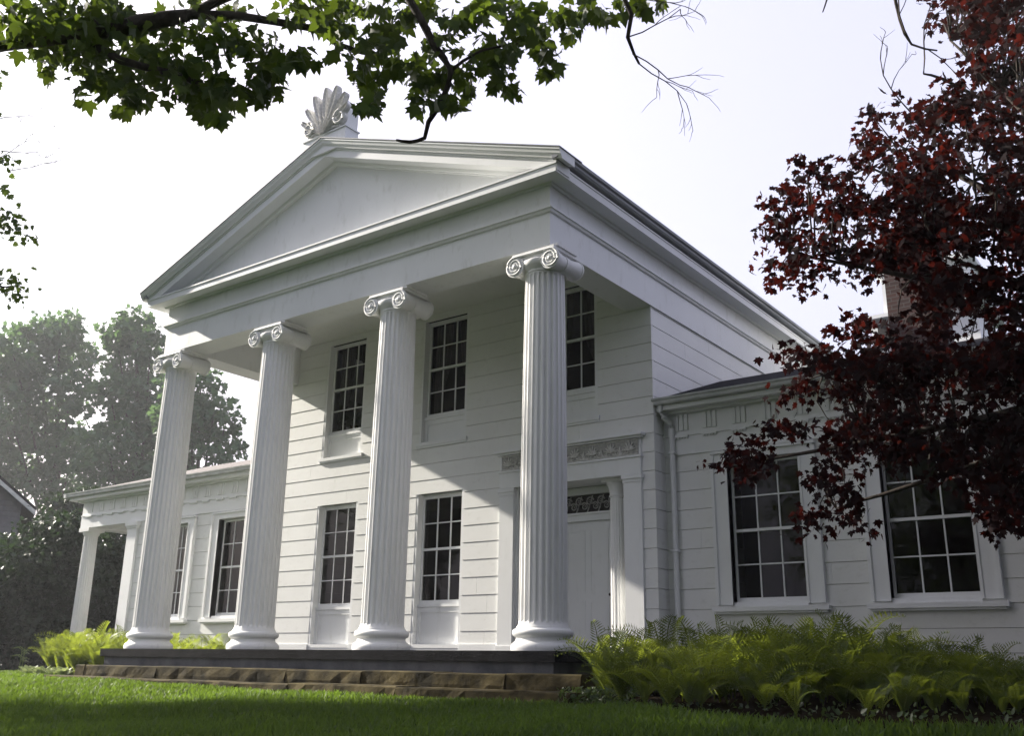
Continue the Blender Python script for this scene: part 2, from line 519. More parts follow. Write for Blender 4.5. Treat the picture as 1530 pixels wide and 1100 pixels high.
for k in range(-3, 4):
    ang = k * R_(17.5)
    L = [1.0, .97, .86, .70, .54][abs(k)]
    petal(XC + .028 * k, 9.46, ang, L, [.094, .092, .085, .075, .066][abs(k)], -.655 - .012 * (k % 2), .06)
for k in range(-2, 3):
    petal(XC + .03 * k, 9.46, k * R_(17), .34 - .03 * abs(k), .04, -.70, .04)
def spiral(mbx, cx, cz, R0, turns, y, rad, s=1, plane='y', start=math.pi / 2, taper=.35):
    pts, rr = [], []
    n = int(22 * turns)
    for i in range(n + 1):
        t = i / n
        r = R0 * (1 - .86 * t); a = start + s * 2 * math.pi * turns * t
        pts.append((cx + r * math.cos(a), y, cz + r * math.sin(a))); rr.append(rad * (1 - (1 - taper) * t))
    mbx.tube(pts, rr, 6)
for s in (-1, 1):
    spiral(mb, XC + s * .42, 9.665, .15, 2.2, -.70, .038, s)
    mb.rings([[(XC + s * .42 + rr * math.cos(2 * math.pi * i / 20), yy, 9.665 + rr * math.sin(2 * math.pi * i / 20)) for i in range(20)] for rr, yy in ((.15, -.60), (.15, -.69), (.12, -.695))])
    mb.tube([(XC + s * .06, -.66, 9.49), (XC + s * .25, -.68, 9.51), (XC + s * .43, -.67, 9.495)], .028)
mb.build('palmette', M['carving'], acro, smooth=True, angle=40)

# ---------------------------------------------------------------- walls
def siding(mb, fmap, u0, u1, z0, z1, openings=(), zref=5.64, step=1 / 3, proud=.0075, back=.06):
    k0 = int(math.floor((z0 - zref) / step)) - 1
    k1 = int(math.ceil((z1 - zref) / step)) + 1
    for k in range(k0, k1 + 1):
        a0, b0 = zref + k * step, zref + (k + 1) * step
        a, b = max(a0, z0), min(b0, z1)
        if b - a < 1e-4: continue
        cuts = sorted({a, b} | {z for o in openings for z in (o[2], o[3]) if a < z < b})
        for lo, hi in zip(cuts[:-1], cuts[1:]):
            segs = [(u0, u1)]
            for ou0, ou1, oz0, oz1 in openings:
                if oz0 < hi - 1e-5 and oz1 > lo + 1e-5:
                    ns = []
                    for s0, s1 in segs:
                        if ou1 <= s0 or ou0 >= s1: ns.append((s0, s1)); continue
                        if ou0 > s0: ns.append((s0, ou0))
                        if ou1 < s1: ns.append((ou1, s1))
                    segs = ns
            f = lambda z: proud * (1 - (z - a0) / step) + .001
            gap = .006 if abs(lo - a0) < 1e-6 else 0
            cut = []
            for s0, s1 in segs:
                jr = random.Random(k * 7919 + int(abs(u0) * 100))
                p_ = u0 + jr.uniform(.6, 3.6)
                while p_ < u1:
                    if s0 + .25 < p_ < s1 - .25:
                        cut.append((s0, p_ - .0018)); s0 = p_ + .0018
                    p_ += jr.uniform(2.6, 4.2)
                cut.append((s0, s1))
            for s0, s1 in cut:
                if s1 - s0 < 1e-4: continue
                q = [(f(lo), lo + gap), (f(hi), hi), (-back, hi), (-back, lo + gap)]
                mb.prism([fmap(s0, o, z) for o, z in q], [fmap(s1, o, z) for o, z in q])
fy = lambda plane: (lambda u, o, z: (u, plane - o, z))
fxr = lambda plane: (lambda u, o, z: (plane + o, u, z))
fxl = lambda plane: (lambda u, o, z: (plane - o, u, z))

WX = [-7.57, -4.63, -1.52]          # bay centres on the portico wall
OW = 1.26                           # opening width
up_op = [(x - OW / 2, x + OW / 2, 4.10, 6.78) for x in WX]
lo_op = [(x - OW / 2, x + OW / 2, 0.07, 3.03) for x in WX[:2]]
door_op = [(-3.08, 0.0, ZB, 3.66)]
mb = MB()
siding(mb, fy(D), XL + .03, XR - .03, 0.07, 6.92, up_op + lo_op + door_op)
mb.build('portico_wall', M['siding'], house)
mb = MB()
for a_, b_ in ((XL + .03, WX[0] - OW / 2 - .0), (WX[0] + OW / 2, WX[1] - OW / 2), (WX[1] + OW / 2, -3.12)):
    mb.box(a_, b_, D - .035, D + .05, ZB, .068)
mb.box(XL + .03, -3.12, D - .012, D + .3, ZB - .3, .0)
for x in WX[:2]:
    mb.box(x - OW / 2, x + OW / 2, D - .02, D + .27, .001, .069)
mb.build('baseboard', M['trim'], house)
for nm, fm, pl in (('flank_wall', fxr(XR - .04), XR), ('flank_wall', fxl(XL + .04), XL)):
    mb = MB()
    siding(mb, fm, D - .0, YB, -.6, 5.998)
    mb.build(nm, M['siding'], house)
mb = MB()
mb.box(XL + .05, XR - .05, YB - .1, YB, -.62, 7.0)
mb.build('rear_wall', M['siding'], house)
mb = MB()
mb.box(XL + .5, XR - .5, -.05, D + .02, 6.90, 6.95)
mb.build('portico_ceiling', M['siding'], house)
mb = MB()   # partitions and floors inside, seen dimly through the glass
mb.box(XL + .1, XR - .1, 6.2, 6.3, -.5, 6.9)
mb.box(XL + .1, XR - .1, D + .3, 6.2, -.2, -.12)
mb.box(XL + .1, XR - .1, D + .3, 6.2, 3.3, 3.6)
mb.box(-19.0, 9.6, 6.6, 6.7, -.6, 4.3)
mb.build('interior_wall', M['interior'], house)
# porch floor and plinth
mb = MB()
mb.box(-10.09, .64, -.64, D - .02, ZB - .145, ZB)
mb.build('porch_slab', M['slab'], house)
mb = MB()
mb.box(-10.02, .57, -.575, D - .1, -.66, ZB - .146)
mb.build('porch_plinth', M['plinth'], house)

# ---------------------------------------------------------------- windows
def sash_mb(cx, z0, z1, wd, y, cols=3):
    """double-hung six-over-six sash in a plane y (front face)"""
    mb = MB()
    x0, x1 = cx - wd / 2, cx + wd / 2
    zm = (z0 + z1) / 2
    st = .045
    mb.box(x0, x0 + st, y, y + .05, z0, z1); mb.box(x1 - st, x1, y, y + .05, z0, z1)
    mb.box(x0 + st, x1 - st, y, y + .05, z0, z0 + .075); mb.box(x0 + st, x1 - st, y, y + .05, z1 - .05, z1)
    mb.box(x0 + st, x1 - st, y - .012, y + .05, zm - .024, zm + .024)
    mt = .011
    for lo, hi in ((z0 + .075, zm - .024), (zm + .024, z1 - .05)):
        for k in range(1, cols):
            xx = x0 + st + (x1 - x0 - 2 * st) * k / cols
            mb.box(xx - mt, xx + mt, y + .008, y + .04, lo, hi)
        zz = (lo + hi) / 2
        for k in range(cols):
            xa = x0 + st + (x1 - x0 - 2 * st) * k / cols + (mt if k else 0)
            xb = x0 + st + (x1 - x0 - 2 * st) * (k + 1) / cols - (mt if k < cols - 1 else 0)
            mb.box(xa, xb, y + .010, y + .038, zz - mt, zz + mt)
    return mb

def pane(cx, z0, z1, wd, y, par):
    mb = MB()
    mb.add([(cx - wd / 2 + .03, y, z0 + .03), (cx + wd / 2 - .03, y, z0 + .03), (cx + wd / 2 - .03, y, z1 - .03), (cx - wd / 2 + .03, y, z1 - .03)], [(0, 1, 2, 3)])
    return mb.build('pane', M['glass'], par, fixn=False)

def curtain(cx, z0, z1, wd, y, par, x_from, x_to, flare):
    mb = MB()
    n = 60; rows = []
    for z, g in ((z1, 0), ((z0 + z1) / 2, .35), (z0 + (z1 - z0) * .25, 1.0), (z0, .8)):
        row = []
        for i in range(n + 1):
            t = i / n
            xx = x_from + (x_to - x_from) * t * (1 - flare * g) + (x_to - x_from) * flare * g * (1 if x_from > x_to else 0) * 0
            row.append((xx, y + .035 * math.sin(t * 34) + .01 * math.sin(t * 71), z))
        rows.append(row)
    vs = [q for r in rows for q in r]
    fs = [(k * (n + 1) + i, k * (n + 1) + i + 1, (k + 1) * (n + 1) + i + 1, (k + 1) * (n + 1) + i) for k in range(3) for i in range(n)]
    mb.add(vs, fs)
    return mb.build('curtain', M['curtain'], par, smooth=True, fixn=False)

def portico_window(cx, zs0, zs1, zo0, zo1, sill, cur=True):
    """sash deep in a plain opening with a recessed panel below"""
    y = D + .15
    wd = OW - .12
    o = sash_mb(cx, zs0, zs1, wd, y).build('window', M['trim'], house)
    pane(cx, zs0, zs1, wd, y + .025, o)
    mb = MB()
    x0, x1 = cx - OW / 2, cx + OW / 2
    mb.box(x0 - .0, x0 + .055, D + .0, D + .26, zo0, zo1)
    mb.box(x1 - .055, x1, D + .0, D + .26, zo0, zo1)
    mb.box(x0 + .055, x1 - .055, D + .12, D + .26, zs1 + .002, zo1)
    mb.build('casing', M['trim'], o)
    mb = MB()   # panel under the sash
    mb.box(x0 + .055, x1 - .055, D + .13, D + .26, zo0, zs0 - .06)
    mb.box(x0 + .057, x0 + .13, D + .105, D + .13, zo0, zs0 - .062)
    mb.box(x1 - .13, x1 - .057, D + .105, D + .13, zo0, zs0 - .062)
    mb.box(x0 + .13, x1 - .13, D + .107, D + .13, zs0 - .16, zs0 - .062)
    mb.build('apron_panel', M['paint'], o)
    mb = MB()
    mb.box(x0 + .055, x1 - .055, D + .085, D + .27, zs0 - .058, zs0 - .002)
    if sill:
        mb.box(x0 - .05, x1 + .05, D - .05, D + .13, zo0 - .075, zo0 - .003)
        mb.box(x0 - .035, x1 + .035, D - .03, D + .1, zo0 - .115, zo0 - .076)
    mb.build('sill', M['trim'], o)
    if cur:
        curtain(cx, zs0 + .05, zs1, wd, y + .22, o, cx - wd / 2, cx - wd * .1, .55)
        curtain(cx, zs0 + .05, zs1, wd, y + .25, o, cx + wd / 2, cx + wd * .02, .55)
    return o
for x in WX:
    portico_window(x, 4.66, 6.76, 4.10, 6.78, True)
for x in WX[:2]:
    portico_window(x, 0.84, 2.99, 0.07, 3.03, False, cur=False)

# ---------------------------------------------------------------- doorway
mb = MB()
for x0, x1 in ((-3.08, -2.75), (-.35, .0)):
    mb.box(x0, x1, D - .05, D + .55, ZB + .14, 2.80)
    mb.box(x0 - .02, x1 + .02, D - .07, D + .3, ZB, ZB + .139)
    mb.box(x0 - .015, x1 + .015, D - .065, D + .3, 2.80, 2.83)
    mb.box(x0 - .03, x1 + .03, D - .085, D + .3, 2.86, 2.93)
    mb.box(x0 - .01, x1 + .01, D - .06, D + .3, 2.831, 2.859)
mb.box(-3.08, .0, D - .055, D + .6, 2.94, 3.235)
mb.box(-3.10, .02, D - .08, D + .1, 3.236, 3.275)
mb.box(-3.08, .0, D - .04, D + .1, 3.276, 3.575)
mb.box(-3.12, .05, D - .11, D + .1, 3.576, 3.61)
mb.box(-3.16, .08, D - .16, D + .1, 3.611, 3.66)
surround = mb.build('door_surround', M['trim'], house)
# carved frieze: honeysuckle plants joined by running scrolls
mb = MB()
mb.box(-3.04, -.04, D - .052, D - .041, 3.285, 3.57)
mb.build('frieze_ground', M['carving_ground'], surround)
mb = MB()
yc = D - .062
nm = 8
for i in range(nm):
    cx = -2.87 + i * (2.66 / (nm - 1))
    for k in range(-3, 4):
        a_ = k * R_(24)
        L = .17 - .018 * abs(k)
        mb.tube([(cx, yc, 3.36), (cx + math.sin(a_) * L * .6, yc - .012, 3.36 + math.cos(a_) * L * .6), (cx + math.sin(a_) * L * 1.05, yc, 3.36 + math.cos(a_) * L)], [.008, .017, .01], 5)
    if i < nm - 1:
        xm = cx + 1.33 / (nm - 1)
        spiral(mb, xm - .07, 3.35, .055, 1.6, yc, .012, 1, start=-1.2)
        spiral(mb, xm + .07, 3.35, .055, 1.6, yc, .012, -1, start=math.pi + 1.2)
        mb.tube([(xm - .16, yc, 3.33), (xm - .05, yc, 3.30), (xm, yc - .006, 3.315), (xm + .05, yc, 3.30), (xm + .16, yc, 3.33)], .011, 5)
        mb.tube([(xm, yc, 3.32), (xm, yc - .01, 3.40), (xm, yc, 3.45)], [.01, .02, .008], 5)
mb.box(-3.04, -.04, yc - .006, yc + .012, 3.548, 3.566)
mb.box(-3.04, -.04, yc - .006, yc + .012, 3.286, 3.300)
mb.build('frieze_carving', M['carving'], surround, smooth=True, angle=40)
# recess, transom, door leaf
mb = MB()
mb.box(-2.75, -2.70, D + .03, D + .75, ZB, 2.94)
mb.box(-.40, -.35, D + .03, D + .75, ZB, 2.94)
mb.box(-2.70, -.40, D + .62, D + .75, 2.80, 2.94)
mb.box(-2.70, -2.15, D + .62, D + .75, ZB, 2.80)
mb.box(-.95, -.40, D + .62, D + .75, ZB, 2.80)
mb.box(-2.15, -.95, D + .60, D + .75, 2.30, 2.42)
mb.box(-2.15, -.95, D + .57, D + .75, 2.42, 2.455)
mb.build('door_recess', M['trim'], surround)
mb = MB()
mb.box(-2.14, -.96, D + .66, D + .71, ZB + .02, 2.299)
for px0, px1 in ((-2.0, -1.6), (-1.5, -1.1)):
    for pz0, pz1 in ((.12, .85), (1.0, 2.14)):
        for q in ((px0, px1, pz0, pz0 + .03), (px0, px1, pz1 - .03, pz1), (px0, px0 + .03, pz0 + .031, pz1 - .031), (px1 - .03, px1, pz0 + .031, pz1 - .031)):
            mb.box(q[0], q[1], D + .653, D + .66, q[2], q[3])
door = mb.build('front_door', M['paint'], house)
mb = MB()
mb.lathe([(.0, -.03), (.03, -.02), (.036, 0), (.03, .02), (.0, .03)], (-1.04, D + .61, .95), 14)
mb.box(-1.05, -1.03, D + .61, D + .66, .94, .96)
mb.build('door_handle', M['iron'], door, smooth=True, angle=40)
mb = MB()
mb.add([(-2.14, D + .70, 2.456), (-.96, D + .70, 2.456), (-.96, D + .70, 2.80), (-2.14, D + .70, 2.80)], [(0, 1, 2, 3)])
mb.build('transom_backing', M['iron'], surround, fixn=False)
mb = MB()
for i in range(5):
    cx = -2.03 + i * .24
    spiral(mb, cx + .06, 2.67, .085, 1.7, D + .66, .016, 1, start=.3)
    spiral(mb, cx + .18, 2.58, .075, 1.7, D + .66, .016, -1, start=2.6)
    mb.tube([(cx, D + .66, 2.47), (cx + .05, D + .65, 2.56), (cx + .12, D + .66, 2.78)], .014, 5)
mb.build('transom_grille', M['carving_ground'], surround, smooth=True, angle=40)

def fluted(r0, r1, z0, z1, nf=24, entasis=.012, rows=14, depth=.075):
    """fluted shaft, about the z axis"""
    prof = [(0.0, 1), (.12, 1), (.2, 1 - depth * .55), (.34, 1 - depth * .93), (.5, 1 - depth), (.66, 1 - depth * .93), (.8, 1 - depth * .55), (.88, 1)]
    rings = []
    zz = list(np.linspace(z0, z1, rows))
    def ring(r, z, dk):
        out = []
        for k in range(nf):
            for t, m_ in prof:
                a_ = 2 * math.pi * (k + t) / nf
                rr = r * (1 + (m_ - 1) * dk)
                out.append((rr * math.cos(a_), rr * math.sin(a_), z))
        return out
    rad = lambda z: (lambda t: r0 + (r1 - r0) * t + entasis * math.sin(math.pi * t))((z - z0) / (z1 - z0))
    fl = r0 * .16
    rings.append(ring(rad(z0) * 1.07, z0, 0)); rings.append(ring(rad(z0) * 1.02, z0 + fl * .45, 0))
    rings.append(ring(rad(z0) * 1.0, z0 + fl, 0)); rings.append(ring(rad(z0 + fl), z0 + fl * 1.35, .75)); rings.append(ring(rad(z0 + fl), z0 + fl * 1.8, 1))
    for z in zz[1:-1]:
        rings.append(ring(rad(z), z, 1))
    rings.append(ring(rad(z1), z1 - fl * 1.2, 1)); rings.append(ring(rad(z1), z1 - fl * .8, .75)); rings.append(ring(rad(z1), z1 - fl * .45, 0)); rings.append(ring(rad(z1), z1, 0))
    mb = MB()
    mb.rings(rings)
    return mb

# small columns in the doorway recess
for x in (-2.42, -.70):
    mb = fluted(.135, .115, ZB + .16, 2.62, 16, .004, 6)
    mb.v = [(a_ + x, b_ + D + .30, c_) for a_, b_, c_ in mb.v]
    o = mb.build('door_column', M['column'], surround, smooth=True, angle=35)
    # door columns: base and capital
    mb2 = MB()
    mb2.lathe([(.18, ZB), (.18, ZB + .06), (.15, ZB + .09), (.165, ZB + .12), (.14, ZB + .16)], (x, D + .30, 0), 28)
    mb2.lathe([(.118, 2.62), (.135, 2.635), (.135, 2.65), (.12, 2.66), (.125, 2.72), (.15, 2.82), (.185, 2.86), (.185, 2.88)], (x, D + .30, 0), 28)
    mb2.box(x - .2, x + .2, D + .10, D + .5, 2.88, 2.938)
    # door_surround > door_column is the deepest level, so mouldings join its mesh
    bm = bmesh.new(); bm.from_mesh(o.data)
    t_ = bpy.data.meshes.new('tmp'); t_.from_pydata(mb2.v, [], mb2.f); bm.from_mesh(t_)
    bmesh.ops.recalc_face_normals(bm, faces=bm.faces)
    bm.to_mesh(o.data); bm.free(); bpy.data.meshes.remove(t_)
    o.data.polygons.foreach_set('use_smooth', [True] * len(o.data.polygons)); o.data.set_sharp_from_angle(angle=R_(35))

# ---------------------------------------------------------------- Ionic columns (one built, three copied)
def ionic_column():
    mb = fluted(.352, .312, .235, 5.60, 24, .010, 14)
    sh = mb.build('column', M['column'], None, smooth=True, angle=32)
    mb = MB()
    pr = [(.455, ZB), (.462, ZB + .03), (.462, ZB + .065), (.445, ZB + .10), (.415, ZB + .125), (.395, ZB + .14), (.385, ZB + .165), (.385, ZB + .185),
          (.40, ZB + .20), (.42, ZB + .205), (.437, ZB + .23), (.442, ZB + .255), (.437, ZB + .28), (.42, ZB + .30), (.395, ZB + .308), (.385, ZB + .318), (.378, ZB + .336)]
    mb.lathe(pr, n=64)
    ba = mb.build('column_base', M['column'], sh, smooth=True, angle=50)
    mb = MB()   # capital
    mb.lathe([(.31, 5.595), (.325, 5.61), (.325, 5.63), (.313, 5.64), (.33, 5.66), (.37, 5.70), (.395, 5.745), (.39, 5.79), (.36, 5.81)], n=56)
    VX, VZ, VR = .335, 5.735, .172
    for s in (-1, 1):
        # bolster: barrel between front and back volutes, waisted
        ring = []
        for yy, rr in ((-.36, VR), (-.33, VR), (-.325, VR * .93), (-.25, VR * .86), (-.12, VR * .74), (-.06, VR * .72), (-.055, VR * .79), (.055, VR * .79), (.06, VR * .72), (.12, VR * .74), (.25, VR * .86), (.325, VR * .93), (.33, VR), (.36, VR)):
            ring.append([(s * VX + rr * math.cos(2 * math.pi * i / 36), yy, VZ + rr * math.sin(2 * math.pi * i / 36)) for i in range(36)])
        mb.rings(ring)
        for f in (-1, 1):
            y = f * .362
            spiral(mb, s * VX, VZ, VR - .014, 2.6, y, .020, -s, start=math.pi / 2, taper=.55)
            eye = [[(s * VX + rr * math.cos(2 * math.pi * i / 16), y + f * dy, VZ + rr * math.sin(2 * math.pi * i / 16)) for i in range(16)] for rr, dy in ((.034, 0), (.034, .016), (.02, .026))]
            mb.rings(eye)
    # channel between the volutes, sagging, with a raised upper rim
    n = 16
    for f in (-1, 1):
        lo = []; 
        for i in range(n + 1):
            t = -1 + 2 * i / n
            lo.append((t * VX, 5.775 - .035 * (1 - t * t)))
        hi = [(x, 5.907) for x, z in lo]
        q0 = lo + hi[::-1]
        mb.prism([(x, f * .335, z) for x, z in q0], [(x, f * .20, z) for x, z in q0])
        mb.tube([(-VX, f * .36, 5.893), (0, f * .36, 5.893), (VX, f * .36, 5.893)], .020, 8)
        mb.tube([(x, f * .345, z) for x, z in lo], .014, 8)
    mb.box(-.34, .34, -.2, .2, 5.76, 5.905)
    ca = mb.build('capital', M['column'], sh, smooth=True, angle=38)
    mb = MB()
    mb.box(-.40, .40, -.345, .345, 5.908, 5.955)
    mb.box(-.43, .43, -.275, .275, 5.956, 5.9985)
    mb.build('abacus', M['column'], sh)
    return sh
col0 = ionic_column()
col0.parent = house
col0.location = Vector((0, 0, 0)) - house.location
for i in range(1, 4):
    c = col0.copy(); COL.objects.link(c)
    c.parent = house
    c.location = Vector((-i * SP, 0, 0)) - house.location
    for ch in list(col0.children):
        d = ch.copy(); COL.objects.link(d); d.parent = c

# ---------------------------------------------------------------- wings
YW = 3.40
ZWG = 4.05
def wing(sgn):
    """sgn +1: right wing, -1: left wing (mirror about XC)"""
    X = lambda x: x if sgn > 0 else 2 * XC - x
    def bx(mb, x0, x1, y0, y1, z0, z1):
        a_, b_ = sorted((X(x0), X(x1))); mb.box(a_, b_, y0, y1, z0, z1)
    x_end = 6.55          # wall ends here, open porch beyond
    x_por = 9.05
    wins = [(2.04, 1.30), (4.53, 1.30)]
    ops = []
    for cx, wd in wins:
        a_, b_ = sorted((X(cx - .66), X(cx + .66))); ops.append((a_, b_, .70, 3.10))
    u = sorted((X(XR - .05), X(x_end)))
    mb = MB()
    siding(mb, fy(YW), u[0], u[1], -.62, 3.27, ops, zref=3.27 - 1 / 3 * 0.9)
    mb.build('wing_wall', M['siding'], house)
    mb = MB()
    fl = fxr(X(x_end)) if sgn > 0 else fxl(X(x_end))
    siding(mb, fl, YW, 9.0, -.62, 3.27)
    mb.build('wing_side_wall', M['siding'], house)
    # entablature: plain band, triglyph frieze, cornice, gutter
    mb = MB()
    bx(mb, XR - .05, x_por, YW - .03, YW + .42, 3.271, 3.60)
    bx(mb, x_por - .42, x_por + .0, YW + .42, 9.0, 3.271, 3.60)
    bx(mb, XR - .05, x_por, YW - .055, YW + .40, 3.601, 3.635)
    bx(mb, XR - .05, x_por, YW - .02, YW + .38, 3.636, 4.0)
    bx(mb, x_por - .38, x_por - .01, YW + .38, 9.0, 3.601, 4.0)
    bx(mb, XR - .05, x_end, YW + .0, YW + .06, 2.9, 3.27) if False else None
    fr = mb.build('wing_frieze', M['trim'], house)
    x = .60
    while x < x_por - .05:
        mb = MB()
        w2 = .135
        for k in (-1, 0, 1):
            bx(mb, x + k * .09 - .034, x + k * .09 + .034, YW - .045, YW - .019, 3.70, 3.985)
        bx(mb, x - w2, x + w2, YW - .075, YW - .0, 3.575, 3.61)
        for k in (-2, -1, 0, 1, 2):
            bx(mb, x + k * .055 - .014, x + k * .055 + .014, YW - .068, YW - .02, 3.552, 3.5745)
        bx(mb, x - w2 - .015, x + w2 + .015, YW - .05, YW - .018, 3.986, 4.0)
        x += .537
        mb.build('triglyph', M['trim'], fr)
    mb = MB()
    bx(mb, XR - .05, x_por + .12, YW - .14, YW + .3, 4.001, 4.045)
    bx(mb, XR - .05, x_por + .30, YW - .30, YW + .35, 4.046, 4.13)
    bx(mb, x_por - .3, x_por + .30, YW + .35, 9.2, 4.046, 4.13)
    mb.build('wing_cornice', M['trim'], house)
    mb = MB()
    prof = [(-.30, 4.131), (-.385, 4.131), (-.40, 4.15), (-.405, 4.20), (-.43, 4.215), (-.435, 4.245), (-.42, 4.245), (-.40, 4.222), (-.31, 4.21), (-.30, 4.2)]
    mb.rings([[(X(xx), YW + p, z) for p, z in prof] for xx in (XR - .06, x_por + .42)])
    prof2 = [(-p, z) for p, z in prof]
    mb.rings([[(X(x_por + .02 - p), yy, z) for p, z in prof] for yy in (YW - .43, 9.2)])
    mb.build('wing_gutter', M['gutter'], house)
    # roof: front slope, ridge, hipped end
    mb = MB()
    ze, zr_, yr, ye = 4.225, 5.26, 5.85, YW - .40
    xr_ = x_por - 2.2
    V = [(XR - .06, ye, ze), (x_por + .40, ye, ze), (xr_, yr, zr_), (XR - .06, yr, zr_), (x_por + .40, 9.2, ze), (XR - .06, 9.2, ze), (xr_, yr + .01, zr_)]
    V = [(X(a_), b_, c_) for a_, b_, c_ in V]
    V2 = [(a_, b_, c_ - .05) for a_, b_, c_ in V]
    mb.add(V + V2, [(0, 1, 2, 3), (1, 4, 2), (3, 2, 4, 5), (7, 8, 9, 10), (8, 11, 9), (10, 9, 11, 12), (0, 1, 8, 7), (1, 4, 11, 8), (4, 5, 12, 11)])
    mb.build('wing_roof', M['shingle'] if sgn > 0 else M['shingle_tan'], house)
    # porch ceiling and floor, corner post, end pilaster
    mb = MB()
    bx(mb, x_end, x_por - .4, YW + .4, 9.0, 3.60, 3.64)
    mb.build('wing_porch_ceiling', M['siding'], house)
    mb = MB()
    bx(mb, x_end + .01, x_por + .1, YW - .05, 9.0, -.4, -.1)
    mb.build('wing_porch_floor', M['slab'], house)
    f2 = fluted(.205, .185, .0, 3.06, 20, .004, 6)
    f2.v = [(a_ + X(x_por - .22), b_ + YW + .21, c_) for a_, b_, c_ in f2.v]
    bx(f2, x_por - .46, x_por + .02, YW - .03, YW + .45, -.099, .0)
    f2.lathe([(.19, 3.061), (.22, 3.10), (.235, 3.15), (.235, 3.17)], (X(x_por - .22), YW + .21, 0), 32)
    bx(f2, x_por - .47, x_por + .03, YW - .04, YW + .46, 3.171, 3.27)
    f2.build('porch_column', M['column'], house, smooth=True, angle=32)
    mb = MB()
    bx(mb, x_end - .38, x_end + .04, YW - .07, YW + .35, -.62, 3.10)
    bx(mb, x_end - .41, x_end + .07, YW - .10, YW + .35, 3.101, 3.16)
    bx(mb, x_end - .44, x_end + .10, YW - .13, YW + .35, 3.161, 3.27)
    mb.build('end_pilaster', M['trim'], house)
    for cx, wd in wins:
        cxx = X(cx)
        y = YW + .10
        z0, z1 = .74, 3.06
        o = sash_mb(cxx, z0, z1, 1.24, y).build('window', M['trim'], house)
        pane(cxx, z0, z1, 1.24, y + .025, o)
        mb = MB()
        for s in (-1, 1):
            a_, b_ = sorted((cxx + s * .615, cxx + s * .87)); mb.box(a_, b_, YW - .055, YW + .2, .70, 3.12)
            a_, b_ = sorted((cxx + s * .85, cxx + s * .905)); mb.box(a_, b_, YW - .085, YW + .05, .70, 3.17)
            a_, b_ = sorted((cxx + s * .615, cxx + s * .655)); mb.box(a_, b_, YW - .07, YW + .1, .70, 3.07)
        mb.box(cxx - .87, cxx + .87, YW - .056, YW + .2, 3.075, 3.20)
        mb.box(cxx - .905, cxx + .905, YW - .086, YW + .05, 3.201, 3.245)
        mb.build('casing', M['trim'], o)
        mb = MB()
        mb.box(cxx - .96, cxx + .96, YW - .13, YW + .15, .59, .665)
        mb.box(cxx - .615, cxx + .615, YW - .02, YW + .2, .666, .737)
        mb.box(cxx - .92, cxx + .92, YW - .09, YW + .05, .555, .589)
        mb.build('sill', M['trim'], o)
wing(1)
wing(-1)
# downspout in the corner of the right wing
mb = MB()
xd = .42
mb.tube([(xd - .08, YW - .30, 4.15), (xd - .08, YW - .30, 4.02), (xd - .06, YW - .26, 3.94), (xd, YW - .10, 3.84), (xd + .01, YW - .075, 3.75), (xd + .01, YW - .075, 2.0), (xd + .01, YW - .075, -.55)], .048, 12)
for z in (3.3, 1.6, .2):
    mb.box(xd - .055, xd + .075, YW - .13, YW - .02, z, z + .035)
mb.build('downspout', M['trim'], house, smooth=True, angle=50)
# chimney on the right wing ridge
mb = MB()
mb.box(3.70, 4.62, 5.6, 6.3, 4.4, 7.15)
mb.box(3.64, 4.68, 5.54, 6.36, 7.15, 7.32)
mb.box(3.70, 4.62, 5.6, 6.3, 7.32, 7.5)
ch = mb.build('chimney', M['brick'], house)
# white rear dormer behind the chimney
mb = MB()
mb.box(2.45, 4.6, 9.0, 10.8, 3.9, 7.03)
mb.box(2.28, 4.8, 8.83, 11.0, 7.031, 7.12)
mb.box(2.72, 4.5, 9.1, 10.7, 7.121, 8.10)
mb.box(2.60, 4.62, 8.98, 10.82, 8.101, 8.2)
dm = mb.build('rear_dormer', M['trim'], house)
mb = MB()
mb.box(2.58, 2.80, 8.985, 9.02, 6.35, 6.93)
mb.build('dormer_pane', M['iron'], dm)

# ---------------------------------------------------------------- stone steps
def rough_block(mb, x0, x1, y0, y1, z0, z1, seed, amp=.012):
    r = random.Random(seed)
    n = max(2, int((x1 - x0) / .18))
    xs_ = np.linspace(x0 + .004, x1 - .004, n)
    rings = []
    for x in xs_:
        j = lambda s=1: r.uniform(-amp, amp) * s
        rings.append([(x, y1, z0), (x, y0 + j(), z0), (x, y0 + j(1.4), (z0 + z1) / 2), (x, y0 + .012 + abs(j()), z1 - .018), (x, y0 + .035 + abs(j()), z1 + j(.4)), (x, y1, z1)])
    mb.rings(rings)
steps = empty('stone_steps', (-4.6, -1.1, -.62), 'long low mossy brown sandstone steps before the porch', 'steps')
mb = MB()
edges = [-10.25, -9.95, -7.65, -6.35, -5.55, -4.2, -2.55, -1.15, .1, 1.28]
for i in range(len(edges) - 1):
    rough_block(mb, edges[i], edges[i + 1], -1.02 + rnd.uniform(-.02, .02), -.50, -.70, -.395 + rnd.uniform(-.012, .006), i)
mb.build('step', M['step'], steps)
mb = MB()
edges = [-10.55, -8.3, -6.6, -5.2, -3.6, -1.4, 1.45]
for i in range(len(edges) - 1):
    rough_block(mb, edges[i], edges[i + 1], -1.50 + rnd.uniform(-.05, .05), -.9, -.92, -.592 + rnd.uniform(-.025, .008), 40 + i, .02)
mb.build('step', M['step'], steps)

